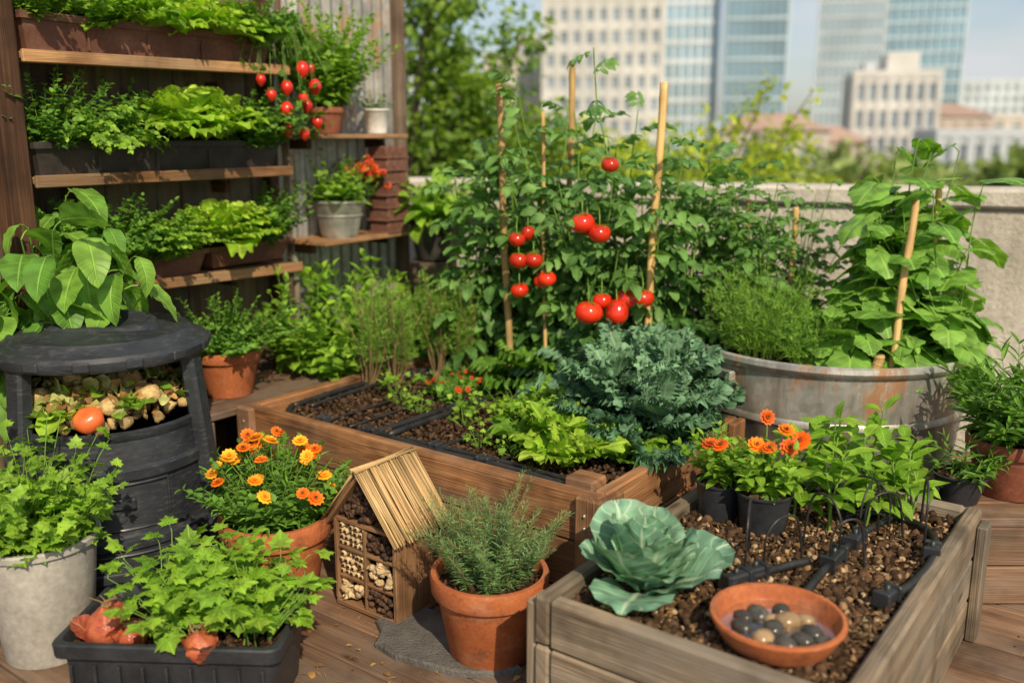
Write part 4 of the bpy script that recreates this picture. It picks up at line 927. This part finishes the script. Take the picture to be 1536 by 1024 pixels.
for sg in(-1,1):
    Rr=Ry(sg*sl); cen=A(w/2+sg*(w/4+.006),d/2-.005,h+rp/2-.004); board(b,cen,(Lr,d+.03,.012),'wood_house',Rr)
    for k in range(110):
        y=-.03+(d+.06)*k/109+rng.uniform(-.004,.004); l=Lr*rng.uniform(.94,1.12)
        a=cen+Rr@A(-l/2,0,.009+rng.uniform(0,.010)); e=cen+Rr@A(l/2,0,.009+rng.uniform(0,.010)); a[1]=y; e[1]=y+rng.uniform(-.006,.006)
        tube(b,[a,(a+e)/2+A(0,0,.002),e],rng.uniform(.0016,.0034),'straw',5)
for k in range(12): 
    tube(b,[(w/2+rng.uniform(-.012,.012),-.035,h+rp+.022+rng.uniform(-.004,.006)),(w/2+rng.uniform(-.01,.01),d+.035,h+rp+.022+rng.uniform(-.004,.006))],.004,'straw',5)
def fill(x0,x1,z0,z1,kind):
    if kind=='cone':
        m=int((x1-x0)*(z1-z0)/.00022); P=np.stack([rng.uniform(x0+.006,x1-.006,m),rng.uniform(.004,.026,m),rng.uniform(z0+.006,z1-.006,m)],-1); inst(b,ROCKS[0],randrot(m),P,rng.uniform(.007,.011,(m,3)),rand_rnd(m),'cone_brown')
    elif kind=='tube':
        s=.022; z=z0+s/2;r0=0
        while z<z1-.004:
            x=x0+s/2+(r0%2)*s*.3
            while x<x1-.004:
                q=s*.46*rng.uniform(.8,1.05); y0=rng.uniform(.004,.014); tube(b,[(x,y0,z),(x,.07,z)],q,'wood_chip',9); tube(b,[(x,y0-.001,z),(x,y0+.002,z)],q*.45,'hole_dark',8); x+=s
            z+=s*.92;r0+=1
    else:
        m=int((x1-x0)*(z1-z0)/.00030); P=np.stack([rng.uniform(x0+.01,x1-.01,m),rng.uniform(.004,.024,m),rng.uniform(z0+.01,z1-.01,m)],-1); inst(b,ROCKS[2],randrot(m),P,rng.uniform(.005,.02,(m,3))*A(1,1,.6),rand_rnd(m),'wood_chip')
    board(b,((x0+x1)/2,.055,(z0+z1)/2),(x1-x0-.001,.02,z1-z0-.001),'hole_dark')
m1,m2=w/2-.006,w/2+.006
fill(t,m1,.02,.10,'chip');fill(m2,w-t,.02,.10,'cone');fill(t,m1,.11,.20,'tube');fill(m2,w-t,.11,.20,'chip');fill(t,m1,.21,h-.01,'tube');fill(m2,w-t,.21,h-.01,'cone')
m=190; u=rng.uniform(0,1,(m,2)); zz_=h+.01+u[:,0]*(rp-.04); hw=(w/2-.012)*(1-(zz_-h)/rp); P=np.stack([w/2+(u[:,1]*2-1)*hw,rng.uniform(.004,.03,m),zz_],-1); inst(b,ROCKS[1],randrot(m),P,rng.uniform(.008,.013,(m,3)),rand_rnd(m),'cone_brown')
b.build('insect_hotel',(-.575,2.80,.003),radians(-37),True)
b=B(); o=A(-.20,2.565,0); k=18; a=np.linspace(0,2*pi,k,endpoint=False); r=1+.12*rng.normal(size=k)
V=[];
for z,f in((.0,1),(.014,.99),(.02,.96)):
    for i in range(k): V.append(o+E1*cos(a[i])*.26*r[i]*f+E2*sin(a[i])*.15*r[i]*f+UPV*z)
F=gridf(3,k,True)+[list(range(2*k,3*k))]; li=[i for f in F for i in f]; V=np.array(V); b.add(V,li,[len(f) for f in F],V[li][:,:2],.5,'slate',False); b.build('slate_slab',tuple(o))
b=B(); m=260; P=np.stack([rng.uniform(-1.0,.2,m),rng.uniform(2.1,2.8,m),rng.uniform(.003,.008,m)],-1)
put_leaves(b,[NEEDLE,OVS[0],NEEDLE],nrm(rng.normal(size=(m,3))*A(1,1,.05)),np.tile(UPV,(m,1)),P,rng.uniform(.012,.04,m),'dead_leaf'); b.build('fallen_leaves')

# ============================================================ COMPOST BIN
c=A(-1.375,3.06,0); b=B()
lathe(b,[(0,.0),(.335,0),(.34,.01),(.335,.20),(.345,.21),(.345,.235),(.328,.245),(.322,.26),(.318,.42),(.330,.435),(.330,.465),(.318,.475),(.306,.555),(.312,.565),(.312,.582),(.300,.588),(.29,.58),(.275,.50),(0,.49)],c,'plastic_bin',72)
lathe(b,[(0,.79),(.29,.79),(.315,.785),(.335,.790),(.342,.80),(.342,.822),(.332,.836),(.315,.842),(.29,.858),(.282,.868),(.275,.870),(.262,.866),(.22,.872),(.15,.884),(.07,.890),(.0,.892)],c,'plastic_bin',72)
k=40; aa=np.linspace(radians(-4),radians(238),k); V=[]
for z,r in((.57,.302),(.68,.299),(.80,.300)):
    for a in aa: V.append(c+A(cos(a)*r,sin(a)*r,z))
for z,r in((.80,.285),(.57,.285)):
    for a in aa: V.append(c+A(cos(a)*r,sin(a)*r,z))
F=gridf(5,k); li=[i for f in F for i in f]; V=np.array(V); b.add(V,li,[4]*len(F),V[li][:,:2],.5,'plastic_bin')
for a in(radians(-6),radians(-120),1.6):
    d=A(cos(a),sin(a),0);s=A(-sin(a),cos(a),0)
    top=c+d*.300+UPV*.80; bot=c+d*.375+UPV*.0
    ax=nrm(bot-top); Rm=np.stack([nrm(np.cross(s,-ax)),s,-ax],-1)
    board(b,(top+bot)/2,(.05,.075,np.linalg.norm(top-bot)),'plastic_bin',Rm,ch=.012)
for (z,rr_) in((.12,.338),(.36,.322)):
    board(b,c+A(cos(-1.2),sin(-1.2),0)*(rr_+.004)+UPV*z,(.02,.14,.035),'plastic_bin',Rz(-1.2),ch=.008)
for a0,a1,z0,z1,rr_ in((-1.75,-.65,.27,.42,.322),(-1.75,-.65,.03,.19,.339)):
    for zc in(z0,z1): tube(b,[c+A(cos(a)*rr_,sin(a)*rr_,zc) for a in np.linspace(a0,a1,16)],.005,'plastic_bin',6)
    for ac in(a0,a1): tube(b,[c+A(cos(ac)*rr_,sin(ac)*rr_,zc) for zc in np.linspace(z0,z1,5)],.005,'plastic_bin',6)
for a in np.arange(0,2*pi,pi/7): board(b,c+A(cos(a)*.338,sin(a)*.338,.812),(.022,.05,.03),'plastic_bin',Rz(a),ch=.006)
aa=np.linspace(0,2*pi,40,endpoint=False); V=[]
for (rx,ry,z) in((.20,.125,.874),(.19,.116,.898),(.175,.104,.904),(.160,.090,.892),(.150,.080,.880)):
    for a in aa: V.append(c+A(rx*cos(a)-.0,ry*sin(a)-.02,z+(.012*sin(a) if z>.88 else 0)))
F=gridf(5,40,True); li=[i for f in F for i in f]; V=np.array(V); b.add(V,li,[4]*len(F),V[li][:,:2],.5,'plastic_bin')
b.build('compost_bin',tuple(c),sharp=35)
b=B(); m=560; q=np.sqrt(rng.uniform(size=m))*.275; a=rng.uniform(0,2*pi,m); zz_=.57+.16*(1-(q/.32)**2)*rng.uniform(.3,1.1,m)+rng.uniform(0,.03,m)
P=np.stack([c[0]+q*np.cos(a),c[1]+q*np.sin(a),zz_],-1)
inst(b,ROCKS[0],randrot(300),P[:300],rng.uniform(.008,.026,(300,3)),rand_rnd(300),'scrap'); inst(b,ROCKS[3],randrot(200),P[300:500],rng.uniform(.006,.02,(200,3)),rand_rnd(200),'soil_clod'); inst(b,ROCKS[2],randrot(60),P[500:],rng.uniform(.006,.018,(60,3)),rand_rnd(60),'carrot')
m=460; q=np.sqrt(rng.uniform(size=m))*.28; a=rng.uniform(0,2*pi,m); P=np.stack([c[0]+q*np.cos(a),c[1]+q*np.sin(a),.605+.14*(1-(q/.32)**2)+rng.uniform(0,.03,m)],-1)
D=nrm(rng.normal(size=(m,3))*A(1,1,.6)); U=nrm(rng.normal(size=(m,3))*.7+UPV); put_leaves(b,LETS,D[:200],U[:200],P[:200],rng.uniform(.03,.07,200),'scrap_leaf'); put_leaves(b,OV+LETS,D[200:330],U[200:330],P[200:330],rng.uniform(.03,.06,130),'dead_leaf'); put_leaves(b,LETS+OVS,D[330:],U[330:],P[330:],rng.uniform(.03,.06,130),'leaf_bright')
rosette(b,c+A(-.05,-.24,.625),16,.095,LETS,'leaf_lettuce',1.3,.1,.5,.02); rosette(b,c+A(.15,-.18,.655),12,.075,LETS,'leaf_bright',1.3,.1,.5,.02); rosette(b,c+A(-.17,-.16,.655),12,.075,LETS,'leaf_bright',1.3,.1,.5,.02)
inst(b,TOM,frames(A(1,0,.2)[None],A(-.3,-.6,1)[None]),(c+A(.05,-.262,.628))[None],A(.048),A(.9),'tomato_soft')
for (x,y,z,s) in((.12,-.10,.715,.042),(-.05,-.12,.72,.045),(.0,-.18,.69,.035),(.20,-.14,.68,.034),(-.13,-.20,.68,.036),(.10,-.22,.66,.03)): inst(b,ON,randrot(1),(c+A(x,y,z))[None],A(s),rng.uniform(.3,1,1),'scrap')
b.build('compost_scraps',tuple(c+A(0,0,.5)))
b=B(); p=A(-1.66,3.33,0); pot(b,p,.10,.5,'trough_black',rim=False,taper=.8)
st(b,p+A(0,0,.42),34,.92,.42,HOSTA,.22,7,'leaf_hosta',br=.05,sr=.005,s0=.42,el=(0,.5),pet=.055,lean=(.11,-.20),taper=.2,seg=6,hv=(.6,1.05),hang=.95); b.build('large_leaf_plant',tuple(p),sharp=40)

# ============================================================ LIGHT, WORLD, CAMERA
sd=nrm(A(.24,-.68,.60)); elev=math.asin(sd[2]); az=math.atan2(sd[0],sd[1])
wd=bpy.data.worlds.new('World'); scene.world=wd; wd.use_nodes=True; nt=wd.node_tree
sky=nt.nodes.new('ShaderNodeTexSky'); sky.sky_type='NISHITA'; sky.sun_disc=False; sky.sun_elevation=elev; sky.sun_rotation=az; sky.air_density=1.0; sky.dust_density=1.5; sky.ozone_density=1.0
tc_=nt.nodes.new('ShaderNodeTexCoord'); mp=nt.nodes.new('ShaderNodeMapping'); mp.inputs[3].default_value=(1,1,3.2); cn=nt.nodes.new('ShaderNodeTexNoise'); cn.inputs['Scale'].default_value=2.6; cn.inputs['Detail'].default_value=3; cn.inputs['Roughness'].default_value=.6
mrn=nt.nodes.new('ShaderNodeMapRange'); mrn.inputs[1].default_value=.38; mrn.inputs[2].default_value=.62; mrn.inputs[3].default_value=.12; mrn.inputs[4].default_value=.85
mx=nt.nodes.new('ShaderNodeMix'); mx.data_type='RGBA'; mx.inputs[7].default_value=(6.0,6.1,6.3,1)
nt.links.new(tc_.outputs['Generated'],mp.inputs[0]); nt.links.new(mp.outputs[0],cn.inputs['Vector']); nt.links.new(cn.outputs[0],mrn.inputs[0]); nt.links.new(mrn.outputs[0],mx.inputs[0]); nt.links.new(sky.outputs[0],mx.inputs[6])
nt.links.new(mx.outputs[2],nt.nodes['Background'].inputs[0]); nt.nodes['Background'].inputs[1].default_value=.12
sl_=bpy.data.lights.new('sun','SUN'); sl_.energy=4.9; sl_.angle=radians(.8); sl_.color=(1,.85,.62); so=bpy.data.objects.new('sun',sl_); scene.collection.objects.link(so)
so.rotation_euler=Vector(sd).to_track_quat('Z','Y').to_euler(); so.location=(0,0,20)
cd=bpy.data.cameras.new('camera'); cam=bpy.data.objects.new('camera',cd); scene.collection.objects.link(cam); scene.camera=cam
cam.location=(0,0,1.5); cam.rotation_euler=(radians(90-12.5),0,0); cd.sensor_width=36; cd.lens=36*1400/1536; cd.clip_start=.05; cd.clip_end=9000
cd.dof.use_dof=True; cd.dof.focus_distance=2.9; cd.dof.aperture_fstop=1.3
scene.view_settings.view_transform='Standard'; scene.view_settings.look='None'; scene.view_settings.exposure=0
print('built',time.time()-T0,sum(len(m.polygons) for m in bpy.data.meshes))
